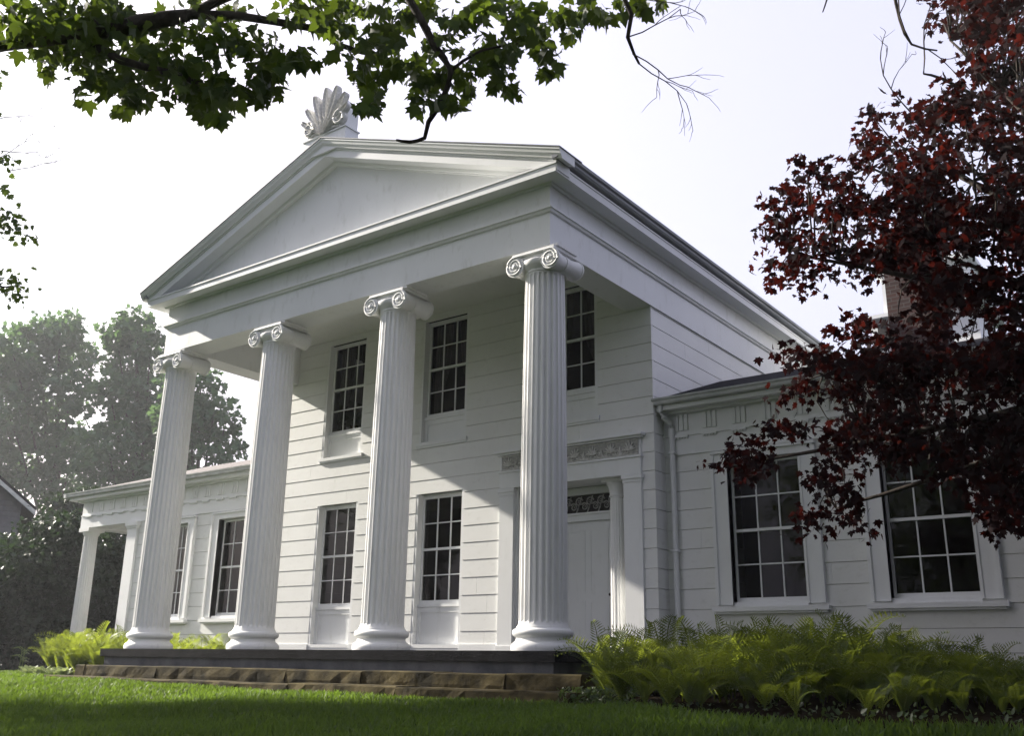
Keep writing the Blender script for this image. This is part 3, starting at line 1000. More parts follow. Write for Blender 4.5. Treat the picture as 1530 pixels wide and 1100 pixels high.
# ------------------------------------------------------------------ leaves
def outline_leaf(right, cz=.0, fold=.10):
    """leaf from its right-hand outline (base first, tip last), fan about a midrib point, gently folded"""
    pts = right + [(-x, y) for x, y in right[1:-1]][::-1]
    v = [(0, .34, 0)] + [(x, y, fold * abs(x) + .10 * (y - .4) ** 2 * -1) for x, y in pts]
    n = len(pts)
    f = [(0, 1 + i, 1 + (i + 1) % n) for i in range(n)]
    return np.array(v, float), np.array(f, int)
MAPLE = outline_leaf([(0, 0), (.24, -.07), (.27, .07), (.60, .27), (.40, .36), (.47, .62), (.21, .52), (.15, .74), (0, 1.0)])
MAPLE2 = outline_leaf([(0, 0), (.20, -.04), (.30, .10), (.50, .22), (.36, .36), (.38, .55), (.20, .54), (.13, .70), (0, .95)], fold=.42)
SIMPLE = outline_leaf([(0, 0), (.26, -.02), (.52, .30), (.33, .38), (.36, .62), (.14, .62), (0, 1.0)])
CLUMP = outline_leaf([(0, 0), (.35, -.05), (.30, .25), (.55, .5), (.25, .62), (0, 1.0)], fold=.25)
OVAL = outline_leaf([(0, 0), (.2, .15), (.28, .45), (.16, .8), (0, 1.0)], fold=.2)

def leaves_at(pos, size, tmpl, droop=1.0, var=None, out=None):
    """leaf axes: tips hang down and outwards, blades roughly face up"""
    n = len(pos)
    d = nr.normal(size=(n, 3)) * .75
    d[:, 2] -= droop
    if out is not None:
        d += out
    Y = unit(d)
    nrm = nr.normal(size=(n, 3)) * .7 + np.array([0, 0, .9])
    X = unit(np.cross(Y, nrm)); Z = np.cross(X, Y)
    if var is None:
        var = nr.random(n)
    return scatter(tmpl[0], tmpl[1], pos, X, Y, Z, size, var)

def join(parts):
    V, F, A, o = [], [], [], 0
    for v, f, a_ in parts:
        V.append(v); F.append(f + o); A.append(a_); o += len(v)
    return np.concatenate(V), np.concatenate(F), np.concatenate(A)

def sprays(centres, per, spread, size, tmpl, droop=.8, flat=.45):
    """each centre carries a flattened spray of leaves"""
    parts = []
    C = np.asarray(centres, float)
    n = len(C)
    off = nr.normal(size=(n, per, 3)) * np.array([spread, spread, spread * flat])
    pos = (C[:, None, :] + off).reshape(-1, 3)
    v = np.clip(np.repeat(nr.random(n), per) * .55 + nr.random(n * per) * .45, 0, 1)
    s = size * nr.uniform(.65, 1.2, n * per)
    out = unit(off.reshape(-1, 3)) * .5
    return leaves_at(pos, s, tmpl, droop, v, out)

def limb(mb, pts, r0, r1, n=7, wob=.03):
    pts = [np.asarray(q, float) for q in pts]
    dense, rr = [], []
    m = len(pts) - 1
    for i in range(m):
        p0 = pts[max(i - 1, 0)]; p1 = pts[i]; p2 = pts[i + 1]; p3 = pts[min(i + 2, m)]
        k = max(2, int(np.linalg.norm(p2 - p1) / .35))
        for t in np.linspace(0, 1, k, endpoint=False):
            q = .5 * ((2 * p1) + (p2 - p0) * t + (2 * p0 - 5 * p1 + 4 * p2 - p3) * t * t + (3 * p1 - p0 - 3 * p2 + p3) * t ** 3)
            dense.append(q + nr.normal(size=3) * wob * (r0 * 2)); rr.append(i + t)
    dense.append(pts[-1]); rr.append(m)
    rad = [r0 + (r1 - r0) * (t / m) for t in rr]
    mb.tube(dense, rad, n)

def twigs(mb, base, d, L, r, depth, spread=.6):
    """bare forking twig"""
    base = np.asarray(base, float); d = np.asarray(d, float) / np.linalg.norm(d)
    p = [base]
    for k in range(4):
        d = d + nr.normal(size=3) * .16; d /= np.linalg.norm(d)
        p.append(p[-1] + d * L / 4)
    mb.tube(p, list(np.linspace(r, r * .5, 5)), 4)
    if depth > 0:
        for k in (2, 3, 4):
            dd = d + nr.normal(size=3) * spread
            twigs(mb, p[k], dd, L * nr.uniform(.4, .65), r * .6, depth - 1, spread)

def along(pts, step):
    out = []
    for a_, b_ in zip(pts[:-1], pts[1:]):
        a_ = np.asarray(a_); b_ = np.asarray(b_)
        k = max(1, int(np.linalg.norm(b_ - a_) / step))
        out += [a_ + (b_ - a_) * t / k for t in range(k)]
    return out

# ---------------------------------------------------------------- overhanging green maple (trunk outside the picture, left of the camera)
tb = np.array([0.2, -15.2, float(gz(.2, -15.2))])
maple = empty('maple_tree', tb, 'green maple whose leafy branch overhangs the top of the scene', 'tree')
trunk = MB()
fork = tb + np.array([.3, .2, 3.2])
limb(trunk, [tb - [0, 0, .2], tb + [.05, .05, 1.5], fork], .34, .24, 10)
limb(trunk, [fork, fork + [-.3, -.2, 2.5], fork + [-.2, .1, 6]], .22, .10, 8)
limb(trunk, [fork, fork + [-1.8, -1, 2.2], fork + [-3.6, -1.4, 4]], .16, .06, 7)
limb(trunk, [fork, fork + [1.2, -1.8, 2.2], fork + [2.4, -3.4, 3.6]], .16, .06, 7)
low = [fork, fork + (P(-250, 90, 6.6) - fork) * .5 + [0, 0, .2], P(-250, 90, 6.6), P(0, 55, 6.1), P(200, 35, 5.9), P(281, 22, 5.8)]
limb(trunk, low, .15, .035, 8)
b1 = [P(281, 22, 5.8), P(353, 24, 5.8), P(468, 42, 5.75), P(505, 66, 5.7), P(570, 85, 5.6)]
limb(trunk, b1, .03, .012, 7)
b2 = [P(281, 22, 5.8), P(400, -30, 5.7), P(560, -60, 5.5), P(612, 0, 5.4), P(650, 70, 5.35), P(674, 105, 5.3), P(660, 150, 5.3), P(640, 182, 5.3), P(634, 206, 5.3), P(612, 212, 5.3), P(592, 209, 5.3)]
limb(trunk, b2, .030, .007, 6, .02)
b3 = [P(560, -60, 5.5), P(760, -40, 5.3), P(930, -10, 5.2), P(938, 55, 5.2), P(955, 95, 5.25)]
limb(trunk, b3, .022, .007, 6, .02)
b4 = [P(100, 45, 6.0), P(180, 90, 5.9), P(260, 110, 5.8), P(345, 140, 5.7), P(420, 130, 5.7)]
limb(trunk, b4, .03, .010, 6)
b5 = [P(674, 105, 5.3), P(720, 75, 5.3), P(800, 60, 5.25)]
limb(trunk, b5, .011, .005, 5)
for q, d in ((P(955, 95, 5.25), UP * -.5 + RT * .6), (P(938, 55, 5.2), RT + UP * .1), (P(945, 80, 5.2), RT * .9 - UP * .5), (P(930, -10, 5.2), RT * .8 - UP * .45)):
    twigs(trunk, q, d, .34, .0045, 2, .5)
# leaf masses: (x, y, spread px, number)
CL = [(30, 20, 40, 70), (95, 15, 45, 80), (160, 25, 45, 80), (30, 45, 18, 22), (85, 70, 32, 55), (140, 75, 40, 75), (150, 115, 26, 45), (195, 120, 30, 55), (215, 80, 40, 70),
      (200, 145, 18, 22), (255, 100, 36, 60), (285, 120, 34, 60), (300, 155, 20, 30), (330, 130, 26, 42), (250, 30, 36, 40), (310, 55, 32, 40), (350, 60, 26, 34), (345, 20, 24, 22), (300, 12, 20, 18),
      (405, 75, 26, 36), (395, 105, 24, 34), (430, 115, 24, 36), (455, 95, 22, 30), (470, 120, 16, 18), (385, 135, 20, 24), (350, 155, 14, 14), (180, 165, 10, 7), (330, 172, 9, 6),
      (450, 15, 26, 32), (490, 30, 22, 28), (505, 10, 22, 26), (520, 105, 15, 14), (545, 75, 24, 30), (545, 120, 20, 28), (552, 155, 16, 22), (575, 50, 24, 30), (585, 100, 20, 26), (545, 12, 20, 20),
      (600, 20, 26, 26), (625, 100, 18, 20), (640, 125, 20, 26), (622, 150, 13, 12), (660, 150, 16, 14), (672, 110, 18, 20), (700, 130, 15, 9), (690, 165, 8, 3), (655, 65, 24, 28), (690, 30, 26, 26),
      (730, 70, 20, 18), (745, 95, 22, 22), (715, 100, 16, 14), (765, 135, 10, 9), (745, 120, 12, 9), (775, 25, 24, 30), (760, 70, 20, 20), (815, 75, 18, 20), (800, 40, 22, 26), (820, 105, 12, 11), (840, 20, 22, 24), (875, 15, 18, 18), (900, 25, 14, 12), (850, 50, 14, 10), (960, 8, 14, 11), (935, 2, 14, 10), (985, 4, 8, 4),
      (70, 100, 10, 8), (125, 150, 8, 5), (640, 8, 22, 24), (520, 45, 14, 12), (730, 10, 20, 22)]
parts = []
for cx, cy, sp, n in CL:
    n = int(n * 1.5)
    dep = nr.uniform(5.0, 6.2) + (cx < 330) * .35
    a_ = nr.normal(size=(n, 2)) * sp * .62
    d_ = dep + nr.normal(size=n) * max(.16, sp * .006)
    pos = np.array([P(cx + x, cy + y * .8, dd) for (x, y), dd in zip(a_, d_)])
    qx, qy, _ = to_px(pos)
    pos = pos[~((qx > 425) & (qx < 528) & (qy > 96))]; n = len(pos)
    v = np.clip(nr.random() * .5 + nr.random(n) * .5, 0, 1)
    h_ = n // 2
    sz = nr.uniform(.045, .11, n)
    parts.append(leaves_at(pos[:h_], sz[:h_], MAPLE, 1.0, v[:h_]))
    parts.append(leaves_at(pos[h_:], sz[h_:], MAPLE2, 1.2, v[h_:]))
# unseen rest of the crown, enlarged behind and above the view to block sky light
def sun_gap(q):
    """openings in the crown: no spray on the sun's path to the porch-corner ferns or the lone frond"""
    t = np.array(tosun)
    for x, y, z, ry, rz in ((1.5, -.55, .2, 1.4, .85), (4.15, -2.15, .0, .5, .55)):
        k = (x - q[0]) / t[0]
        p = q + t * k
        if k < 0 and ((p[1] - y) / ry) ** 2 + ((p[2] - z) / rz) ** 2 < 1: return False
    return True
def crown_centres(c, r, n, keep=None):
    out = []
    while len(out) < n:
        q = nr.normal(size=3); q /= np.linalg.norm(q); q = c + q * r * nr.uniform(.45, 1) ** .6
        if keep is None or keep(q): out.append(q)
    return np.array(out)
def outside(q, m=40):
    x, y, z = to_px(q)
    return not (z > 0 and -m < x < 1530 + m and -m - 30 < y < 1100 + m)
cc = crown_centres(fork + [3.2, -.6, 3.6], np.array([9.5, 5.6, 4.4]), 1100, lambda q: outside(q, 110) and np.linalg.norm(q - CAM) > 3.0 and q[2] > .4)
parts.append(sprays(cc, 18, .50, .20, SIMPLE))
cc = crown_centres(np.array([6.5, -8.5, 11.0]), np.array([9.0, 6.0, 3.2]), 1250, lambda q: outside(q, 60))  # high canopy out of view, added to shade ferns, lawn and facade
parts.append(sprays(cc, 18, .55, .22, SIMPLE))
for e in ((3, -11, 8.5), (7, -9, 10), (11, -8, 10.5), (6, -5, 11)):
    limb(trunk, [fork + [-.2, .1, 5], (fork + [-.2, .1, 5] + np.array(e)) * .5 + [0, 0, .8], np.array(e, float)], .11, .03, 6)
V, F, A = join(parts)
link('crown', np_mesh('crown', V, F, A), M['leaf'], maple)
trunk.build('trunk', M['bark'], maple, smooth=True)

# ---------------------------------------------------------------- second green maple, left of the picture; its tips show at the left edge and it shades the lawn
tb = np.array([-15.5, -9.0, float(gz(-15.5, -9.0))])
maple2 = empty('maple_tree', tb, 'green maple at the left edge with only drooping branch tips in view', 'tree')
trunk = MB()
f2_ = tb + np.array([.2, .2, 3.4])
limb(trunk, [tb - [0, 0, .2], tb + [.1, 0, 1.8], f2_], .36, .27, 10)
arms = []
for k in range(7):
    a_ = k * 2 * math.pi / 7 + .3
    e = f2_ + np.array([math.cos(a_) * 3.6, math.sin(a_) * 3.2 + .8, nr.uniform(3, 7)])
    limb(trunk, [f2_, f2_ + (e - f2_) * .5 + [0, 0, .7], e], .15, .04, 7); arms.append(e)
limb(trunk, [f2_, f2_ + [.1, .1, 4], f2_ + [0, .2, 7.5]], .2, .05, 7)
tips = [(-25, 230, 16.5), (2, 238, 16.5), (-30, 330, 16.8), (5, 325, 16.8), (20, 335, 16.6), (35, 350, 16.6), (-20, 345, 16.6), (-10, 420, 16.6), (10, 412, 16.6), (28, 428, 16.5), (22, 438, 16.5), (-40, 400, 16.6), (-60, 340, 16.8), (-60, 240, 16.7)]
for cx, cy, dep in tips[::3]:
    e = P(cx, cy, dep)
    limb(trunk, [f2_ + [0, 0, 1.5], f2_ + (e - f2_) * .6 + [0, 0, 1.2], e], .06, .012, 5)
for q, d in ((P(0, 235, 16.5), RT * .8 + UP * .5), (P(0, 225, 16.5), RT + UP * .15), (P(15, 255, 16.5), RT * .9 + UP * .2), (P(-10, 180, 16.5), RT + UP * .1)):
    twigs(trunk, q, d, .75, .010, 2, .5)
trunk.build('trunk', M['bark'], maple2, smooth=True)
parts = [sprays(crown_centres(f2_ + [0, 1.8, 8.5], np.array([6.2, 4.9, 3.3]), 1150, lambda q: outside(q, 75) and sun_gap(q)), 22, .46, .19, SIMPLE),
         sprays(crown_centres(f2_ + [0, -.6, 4.6], np.array([5.6, 4.0, 3.4]), 430, lambda q: outside(q, 75) and sun_gap(q)), 22, .46, .19, SIMPLE)]
for cx, cy, dep in tips:
    parts.append(sprays(np.array([P(cx, cy, dep)]), 34, .13, .105, SIMPLE, .8, .7))
V, F, A = join(parts)
link('crown', np_mesh('crown', V, F, A), M['leaf'], maple2)

# ---------------------------------------------------------------- purple-red maple on the right
POLY_RED = [(1412, -60), (1392, 20), (1400, 45), (1430, 60), (1400, 85), (1392, 125), (1420, 150), (1412, 176), (1350, 175), (1330, 178), (1268, 166), (1262, 190), (1282, 226), (1208, 248), (1196, 282), (1140, 298), (1134, 328), (1165, 345), (1138, 372), (1160, 440), (1200, 438), (1235, 418), (1268, 405), (1300, 425), (1325, 420), (1345, 470), (1330, 505), (1270, 490), (1215, 505), (1178, 545), (1188, 592), (1255, 610), (1276, 640),
            (1210, 640), (1165, 640), (1130, 655), (1086, 672), (1082, 712), (1110, 742), (1150, 700), (1195, 690), (1212, 735), (1218, 790), (1248, 800), (1300, 792), (1285, 735), (1320, 700), (1380, 712), (1440, 700), (1462, 745), (1470, 790), (1530, 792), (1700, 760), (1750, 300), (1700, -60)]
tb = np.array([8.9, -.6, float(gz(8.9, -.6))])
red = empty('red_maple_tree', tb, 'dark purple-red leaved maple standing before the right wing', 'tree')
trunk = MB()
tf_ = tb + np.array([-.15, 0, 2.3])
limb(trunk, [tb - [0, 0, .2], tb + [-.05, .02, 1.2], tf_], .26, .2, 10)
limb(trunk, [tf_, tf_ + [-.2, .2, 2.5], tf_ + [-.3, .1, 6]], .17, .05, 8)
cent = []
holes = nr.uniform(0, 1, (46, 3))
holes = [(1190 + h[0] * 350, 40 + h[1] * 690, 10 + 16 * h[2]) for h in holes]
tries = 0
while len(cent) < 1000 and tries < 60000:
    tries += 1
    x = nr.uniform(1080, 1740); y = nr.uniform(-60, 800)
    if not in_poly(np.array(x), np.array(y), POLY_RED): continue
    if any((x - hx) ** 2 + (y - hy) ** 2 < hr ** 2 for hx, hy, hr in holes): continue
    if 1318 < x < 1372 and 415 < y < 530 and nr.random() < .9: continue
    if x < 1260 and nr.random() < .35: continue
    # thicker towards the trunk, thin at the outer tips
    t = np.clip((x - 1100) / 420, 0, 1)
    half = .5 + 1.8 * t
    dep = 11.6 + nr.uniform(-half, half * .8) - .6 * t
    q = P(x, y, dep)
    if q[1] > 2.55 and q[2] < 5.0: continue
    if q[1] > 3.0 and q[2] < 7: continue
    if x < 1300 and nr.random() < .12: continue
    cent.append(q)
cent = np.array(cent) + np.array([0, 0, .12])
# limbs towards some of the sprays
mains = []
for (x, y, dep) in ((1180, 380, 11.8), (1300, 250, 11.8), (1420, 60, 11.5), (1230, 560, 11.8), (1130, 690, 11.8), (1250, 760, 11.6), (1400, 380, 10.8), (1400, 600, 12.4), (1330, 660, 11), (1500, 730, 10.6), (1340, 215, 12.2)):
    e = P(x, y, dep)
    mid = tf_ + (e - tf_) * .5 + np.array([0, 0, .45])
    limb(trunk, [tf_ + [0, 0, nr.uniform(0, 1.4)], mid, e], .075, .012, 6)
    mains += [tf_ + (e - tf_) * t + np.array([0, 0, .45 * math.sin(math.pi * t)]) for t in np.linspace(.3, 1, 12)]
mains = np.array(mains)
for q in cent[::2]:
    k = np.argmin(((mains - q) ** 2).sum(1))
    if np.linalg.norm(mains[k] - q) < 2.2:
        limb(trunk, [mains[k], (mains[k] + q) * .5 + nr.normal(size=3) * .06 + [0, 0, .05], q], .014, .004, 4)
for q, d in ((P(1361, 168, 11.6), -RT * .8 + UP * .55), (P(1362, 66, 11.4), -RT * .3 + UP), (P(1362, 66, 11.4), RT * .7 - UP * .3), (P(1380, 110, 11.5), -RT * .2 + UP * .9)):
    twigs(trunk, q, d, .75, .011, 2, .45)
limb(trunk, [P(1361, 168, 11.6), P(1385, 195, 11.7), P(1425, 225, 11.8), P(1490, 290, 12.0)], .011, .03, 6)
limb(trunk, [P(1380, 110, 11.5), P(1410, 118, 11.5), P(1470, 150, 11.6)], .011, .025, 6)
limb(trunk, [P(1335, -15, 11.4), P(1345, 30, 11.4), P(1362, 66, 11.4), P(1400, 75, 11.5)], .022, .010, 5)
limb(trunk, [P(1238, -10, 11.4), P(1232, 10, 11.4), P(1229, 18, 11.4)], .012, .006, 5)
limb(trunk, [P(1238, -10, 11.4), P(1290, -40, 11.4), P(1400, -60, 11.4)], .012, .02, 5)
trunk.build('trunk', M['bark'], red, smooth=True)
# every spray is a drooping finger of leaves pointing away from its limb
near = np.array([mains[np.argmin(((mains - q) ** 2).sum(1))] for q in cent])
dirs = unit(cent - near + nr.normal(size=cent.shape) * .25 + np.array([0, 0, -.12]))
per = 30
t_ = nr.uniform(-.6, 1, (len(cent), per, 1))
off = dirs[:, None, :] * t_ * .30 + nr.normal(size=(len(cent), per, 3)) * np.array([.085, .085, .06]) - np.array([0, 0, .10]) * np.clip(t_, 0, 1) ** 2
pos = (cent[:, None, :] + off).reshape(-1, 3)
v_ = np.clip(np.repeat(nr.random(len(cent)), per) * .6 + nr.random(len(pos)) * .4, 0, 1) ** 2.4
V, F, A = leaves_at(pos, nr.uniform(.055, .115, len(pos)), MAPLE, .9, v_, np.repeat(dirs, per, 0) * .7)
V2, F2, A2 = sprays(crown_centres(tb + [1.9, -1.9, 4.6], np.array([3.9, 4.6, 4.3]), 1250, lambda q: outside(q, 270) and np.linalg.norm(q - CAM) > 3.2 and q[1] < 2.8), 26, .40, .14, SIMPLE)  # unseen crown added right of the view, blocks sky light on wing and ferns
V, F, A = join([(V, F, A), (V2, F2, A2)])
link('crown', np_mesh('crown', V, F, A), M['redleaf'], red)

# ---------------------------------------------------------------- trees in the left background
def far_tree(name, lobes, depth, base_px, label, group, mat='farleaf', leaf=.30, dens=1.0, thick=.9):
    """lobes: (x px, y px, r px); each lobe a loose ball of leaf clumps"""
    mpp = depth / FPX
    b = P(base_px[0], base_px[1], depth)
    b[2] = float(gz(b[0], b[1]))
    o = empty(name, b, label, 'tree' if 'shrub' not in name else 'shrub', group)
    tr = MB()
    top = max(lobes, key=lambda l: -l[1])
    tp = P(top[0], top[1], depth)
    if 'shrub' not in name:
        limb(tr, [b - [0, 0, .3], b + (np.array([tp[0], tp[1], b[2]]) - b) * .2 + [0, 0, (tp[2] - b[2]) * .35], tp], .34, .06, 8)
    parts = []
    for cx, cy, r in lobes:
        c = P(cx, cy, depth + nr.uniform(-1, 1) * thick * r * mpp)
        R0 = r * mpp
        if 'shrub' not in name:
            h = b[2] + (c[2] - b[2]) * .45
            s = b + (np.array([tp[0], tp[1], b[2]]) - b) * .25 + [0, 0, h - b[2]]
            limb(tr, [s, (s + c) * .5 + [0, 0, .3], c], .13, .03, 5)
        nsp = max(5, int(16 * dens * (R0 / .9) ** 2))
        q = unit(nr.normal(size=(nsp, 3))) * (nr.uniform(.25, 1, nsp) ** .5)[:, None] * np.array([1, 1, .82]) * R0
        parts.append(sprays(c + q, 16, max(.22, R0 * .2), leaf, CLUMP, .3, .6))
    if 'shrub' in name:
        for k in range(5):
            e = P(lobes[k % len(lobes)][0], lobes[k % len(lobes)][1], depth)
            limb(tr, [b - [0, 0, .1], (b + e) * .5 + nr.normal(size=3) * .2, e], .06, .02, 5)
    tr.build('trunk' if 'shrub' not in name else 'stem', M['bark'], o, smooth=True)
    V, F, A = join(parts)
    link('crown' if 'shrub' not in name else 'foliage', np_mesh('crown', V, F, A), M[mat], o)
    return o
TG = 'tall hazy trees beyond the left wing'
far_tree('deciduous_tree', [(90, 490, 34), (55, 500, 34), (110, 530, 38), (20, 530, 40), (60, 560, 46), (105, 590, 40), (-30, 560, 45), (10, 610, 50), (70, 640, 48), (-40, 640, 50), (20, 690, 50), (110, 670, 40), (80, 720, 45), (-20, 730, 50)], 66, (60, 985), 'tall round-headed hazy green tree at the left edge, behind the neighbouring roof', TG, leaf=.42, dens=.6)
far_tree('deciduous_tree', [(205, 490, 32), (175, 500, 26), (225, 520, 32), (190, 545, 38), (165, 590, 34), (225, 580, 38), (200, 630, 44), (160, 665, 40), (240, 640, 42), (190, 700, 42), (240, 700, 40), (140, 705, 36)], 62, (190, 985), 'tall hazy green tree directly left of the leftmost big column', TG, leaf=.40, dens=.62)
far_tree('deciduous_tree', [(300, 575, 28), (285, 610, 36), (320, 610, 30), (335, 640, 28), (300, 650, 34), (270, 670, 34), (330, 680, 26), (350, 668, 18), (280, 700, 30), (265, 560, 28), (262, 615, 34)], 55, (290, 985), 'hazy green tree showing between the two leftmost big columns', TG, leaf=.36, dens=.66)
# dark evergreens behind the left porch
SG = 'dark evergreen shrubs left of the house'
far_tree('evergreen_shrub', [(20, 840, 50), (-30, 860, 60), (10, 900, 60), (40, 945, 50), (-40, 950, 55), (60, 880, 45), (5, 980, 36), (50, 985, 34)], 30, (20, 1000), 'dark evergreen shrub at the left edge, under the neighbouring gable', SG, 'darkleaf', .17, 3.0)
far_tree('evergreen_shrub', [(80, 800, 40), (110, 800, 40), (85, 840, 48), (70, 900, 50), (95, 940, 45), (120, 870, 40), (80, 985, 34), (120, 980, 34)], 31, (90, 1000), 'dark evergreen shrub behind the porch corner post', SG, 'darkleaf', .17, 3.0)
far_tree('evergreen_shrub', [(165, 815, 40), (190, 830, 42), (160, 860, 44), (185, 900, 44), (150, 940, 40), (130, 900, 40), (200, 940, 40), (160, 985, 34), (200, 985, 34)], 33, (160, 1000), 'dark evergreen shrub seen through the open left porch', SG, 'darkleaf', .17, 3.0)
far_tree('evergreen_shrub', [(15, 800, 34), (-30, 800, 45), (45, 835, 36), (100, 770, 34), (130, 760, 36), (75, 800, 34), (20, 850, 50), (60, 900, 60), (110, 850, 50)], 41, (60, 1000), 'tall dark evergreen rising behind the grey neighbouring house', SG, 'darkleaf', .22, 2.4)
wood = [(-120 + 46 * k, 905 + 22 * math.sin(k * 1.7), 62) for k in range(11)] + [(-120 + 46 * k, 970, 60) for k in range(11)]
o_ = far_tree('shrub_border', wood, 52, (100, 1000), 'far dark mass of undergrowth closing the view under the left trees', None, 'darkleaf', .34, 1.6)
# ---------------------------------------------------------------- neighbouring house at the left edge
e = P(57, 742, 37)
nbx = Vector((.444, .896, 0)); nby = Vector((-.896, .444, 0))      # its own right-hand and rearward directions
nbo = Vector((e[0], e[1], 0))
nb = empty('neighbouring_house', nbo - nbx * 2.5 + nby * 3 + Vector((0, 0, -.62)), 'grey clapboard house whose gable eave shows at the left edge', 'house')
def nbuild(mb, nm, mt):
    mb.v = [tuple(nbo + nbx * x + nby * y + Vector((0, 0, z))) for x, y, z in mb.v]
    return mb.build(nm, M[mt], nb)
hw = 2.3; x1, y0 = -.5, .5; zE = e[2] - .15; pk = zE + hw * .78
mb = MB()
siding(mb, fy(y0), x1 - 2 * hw, x1, -.7, zE, zref=0, step=.2)
k = 0
while zE + .2 * k < pk - .1:          # clapboards of the gable
    c_ = hw - (.2 * k + .1) / .78
    siding(mb, fy(y0), x1 - hw - c_, x1 - hw + c_, zE + .2 * k, zE + .2 * k + .2, zref=zE, step=.2); k += 1
mb.box(x1 - .1, x1, y0 + .07, y0 + 7, -.7, zE); mb.box(x1 - 2 * hw, x1 - 2 * hw + .1, y0 + .07, y0 + 7, -.7, zE)
mb.box(x1 - 2 * hw, x1, y0 + 6.9, y0 + 7, -.7, zE)
nbuild(mb, 'wall', 'neighbour')
for nm, dz, th, yy0, yy1, mt in (('roof', .12, .10, y0 - .5, y0 + 7.4, 'shingle'), ('rake_trim', .0, .17, y0 - .48, y0 - .30, 'gutter')):
    mb = MB()
    for s_ in (-1, 1):
        xa, xb = x1 - hw, x1 - hw + s_ * (hw + .5)
        za, zb = pk + dz, zE - .5 * .78 + dz
        q = [(xa, za), (xb, zb), (xb, zb - th), (xa, za - th)]
        mb.prism([(x, yy0, z) for x, z in q], [(x, yy1, z) for x, z in q])
    nbuild(mb, nm, mt)

# ---------------------------------------------------------------- ferns
def fern_mesh(seed, nf=13, H=1.0, wild=.3):
    r = np.random.default_rng(seed)
    V, F, A, o = [], [], [], 0
    for k in range(nf):
        az = 2 * math.pi * k / nf + r.uniform(-.25, .25)
        L = H * r.uniform(.5, 1.12)
        lean = r.uniform(.12, 1.0) + (wild - .3) * r.uniform(.5, 1.2)
        ns = 26
        t = np.linspace(0, 1, ns)
        rad = L * (.12 * t + lean * .62 * t ** 2.1)
        z = L * (1.0 * t - .30 * lean * t ** 2.6 - .12 * t ** 6)
        c = np.stack([rad * math.cos(az), rad * math.sin(az), z], 1)
        tan = unit(np.gradient(c, axis=0))
        side = np.array([-math.sin(az), math.cos(az), 0.0])
        tw = r.normal() * .35
        nrm = np.cross(np.tile(side, (ns, 1)), tan)
        sd = side[None] * math.cos(tw) + nrm * math.sin(tw)
        # stem
        w0 = .006
        V.append(c - sd * w0); V.append(c + sd * w0)
        idx = np.arange(ns - 1)
        F.append(np.stack([o + idx, o + idx + 1, o + ns + idx + 1, o + ns + idx], 1)); A.append(np.full(2 * ns, r.random() * .3)); o += 2 * ns
        v = r.uniform(.2, 1)
        for sgn in (-1, 1):
            i0 = 4
            tt = t[i0:]
            pl = .17 * H * np.sin(np.pi * np.clip((tt - .10) / .92, 0, 1)) ** .7 * (1 - .25 * tt) + .012
            d = sgn * sd[i0:] * .92 + tan[i0:] * .35 - nrm[i0:] * r.uniform(-.05, .30)
            d = unit(d)
            b = c[i0:]
            hw = .0085 * H
            p0 = b - tan[i0:] * hw; p1 = b + d * pl[:, None] * .55 - tan[i0:] * hw * .9 + nrm[i0:] * .006
            p2 = b + d * pl[:, None] - nrm[i0:] * .02; p3 = b + d * pl[:, None] * .5 + tan[i0:] * hw * .9
            m = len(tt)
            V += [p0, p1, p2, p3]
            q = np.arange(m)
            F.append(np.stack([o + q, o + m + q, o + 2 * m + q, o + 3 * m + q], 1))
            A.append(np.clip(np.full(4 * m, v) + r.normal(size=4 * m) * .05, 0, 1)); o += 4 * m
    me = np_mesh('fern', np.concatenate(V), np.concatenate(F), np.concatenate(A))
    me.materials.append(M['fern'])
    return me
FM = [fern_mesh(s, nf=9 + (3 * s) % 8) for s in range(9)]
FW_ = [fern_mesh(40 + s, nf=6 + s, wild=.95) for s in range(4)]
def fern(x, y, h, label, group, rz=None):
    low = rnd.random() < (.6 if y < -1.9 else .2 if x > 0 else .12)
    o = bpy.data.objects.new('fern', FW_[rnd.randrange(4)] if low else FM[rnd.randrange(9)])
    COL.objects.link(o)
    o.location = (x, y, float(gz(x, y)) + .01)
    o.rotation_euler = (rnd.uniform(-.16, .16), rnd.uniform(-.16, .16), rnd.uniform(0, 6.28) if rz is None else rz)
    o.scale = (h, h, h)
    return tag(o, label, 'fern', group)
def plant_bed(poly, n, dmin, hfun, label, group, accept=lambda x, y: True):
    pts = []
    x0, x1 = min(p[0] for p in poly), max(p[0] for p in poly); y0, y1 = min(p[1] for p in poly), max(p[1] for p in poly)
    t = 0
    while len(pts) < n and t < 20000:
        t += 1
        x, y = rnd.uniform(x0, x1), rnd.uniform(y0, y1)
        if not in_poly(np.array(x), np.array(y), poly) or not accept(x, y): continue
        if any((x - a_) ** 2 + (y - b_) ** 2 < dmin ** 2 for a_, b_ in pts): continue
        pts.append((x, y))
        if group.startswith('ferns in the bed before') and x < 2.3 and y < .4:
            fern(x, y, hfun(x, y), 'bright fern at the porch-corner end of the right bed', 'bright ferns at the porch corner')
        else:
            fern(x, y, hfun(x, y), label, group)
    return pts
PR = [(1.0, 2.9), (1.0, -.4), (1.6, -1.2), (2.6, -2.2), (3.8, -2.85), (5.6, -2.95), (7.9, -2.5), (8.2, 2.7), (3, 2.9)]
plant_bed(PR, 200, .25, lambda x, y: rnd.uniform(.80, 1.32) * (1 - .20 * (y < -1.4)) * rnd.choice((1, 1, .75)) * (1 - .25 * (x > 4.8) - .12 * (x > 5.8)), 'shaded green fern in the dense bed before the right wing', 'ferns in the bed before the right wing', lambda x, y: (x - 4.2) ** 2 + (y + 2.3) ** 2 > .5 and not (x > 5.2 and y < -2.2))
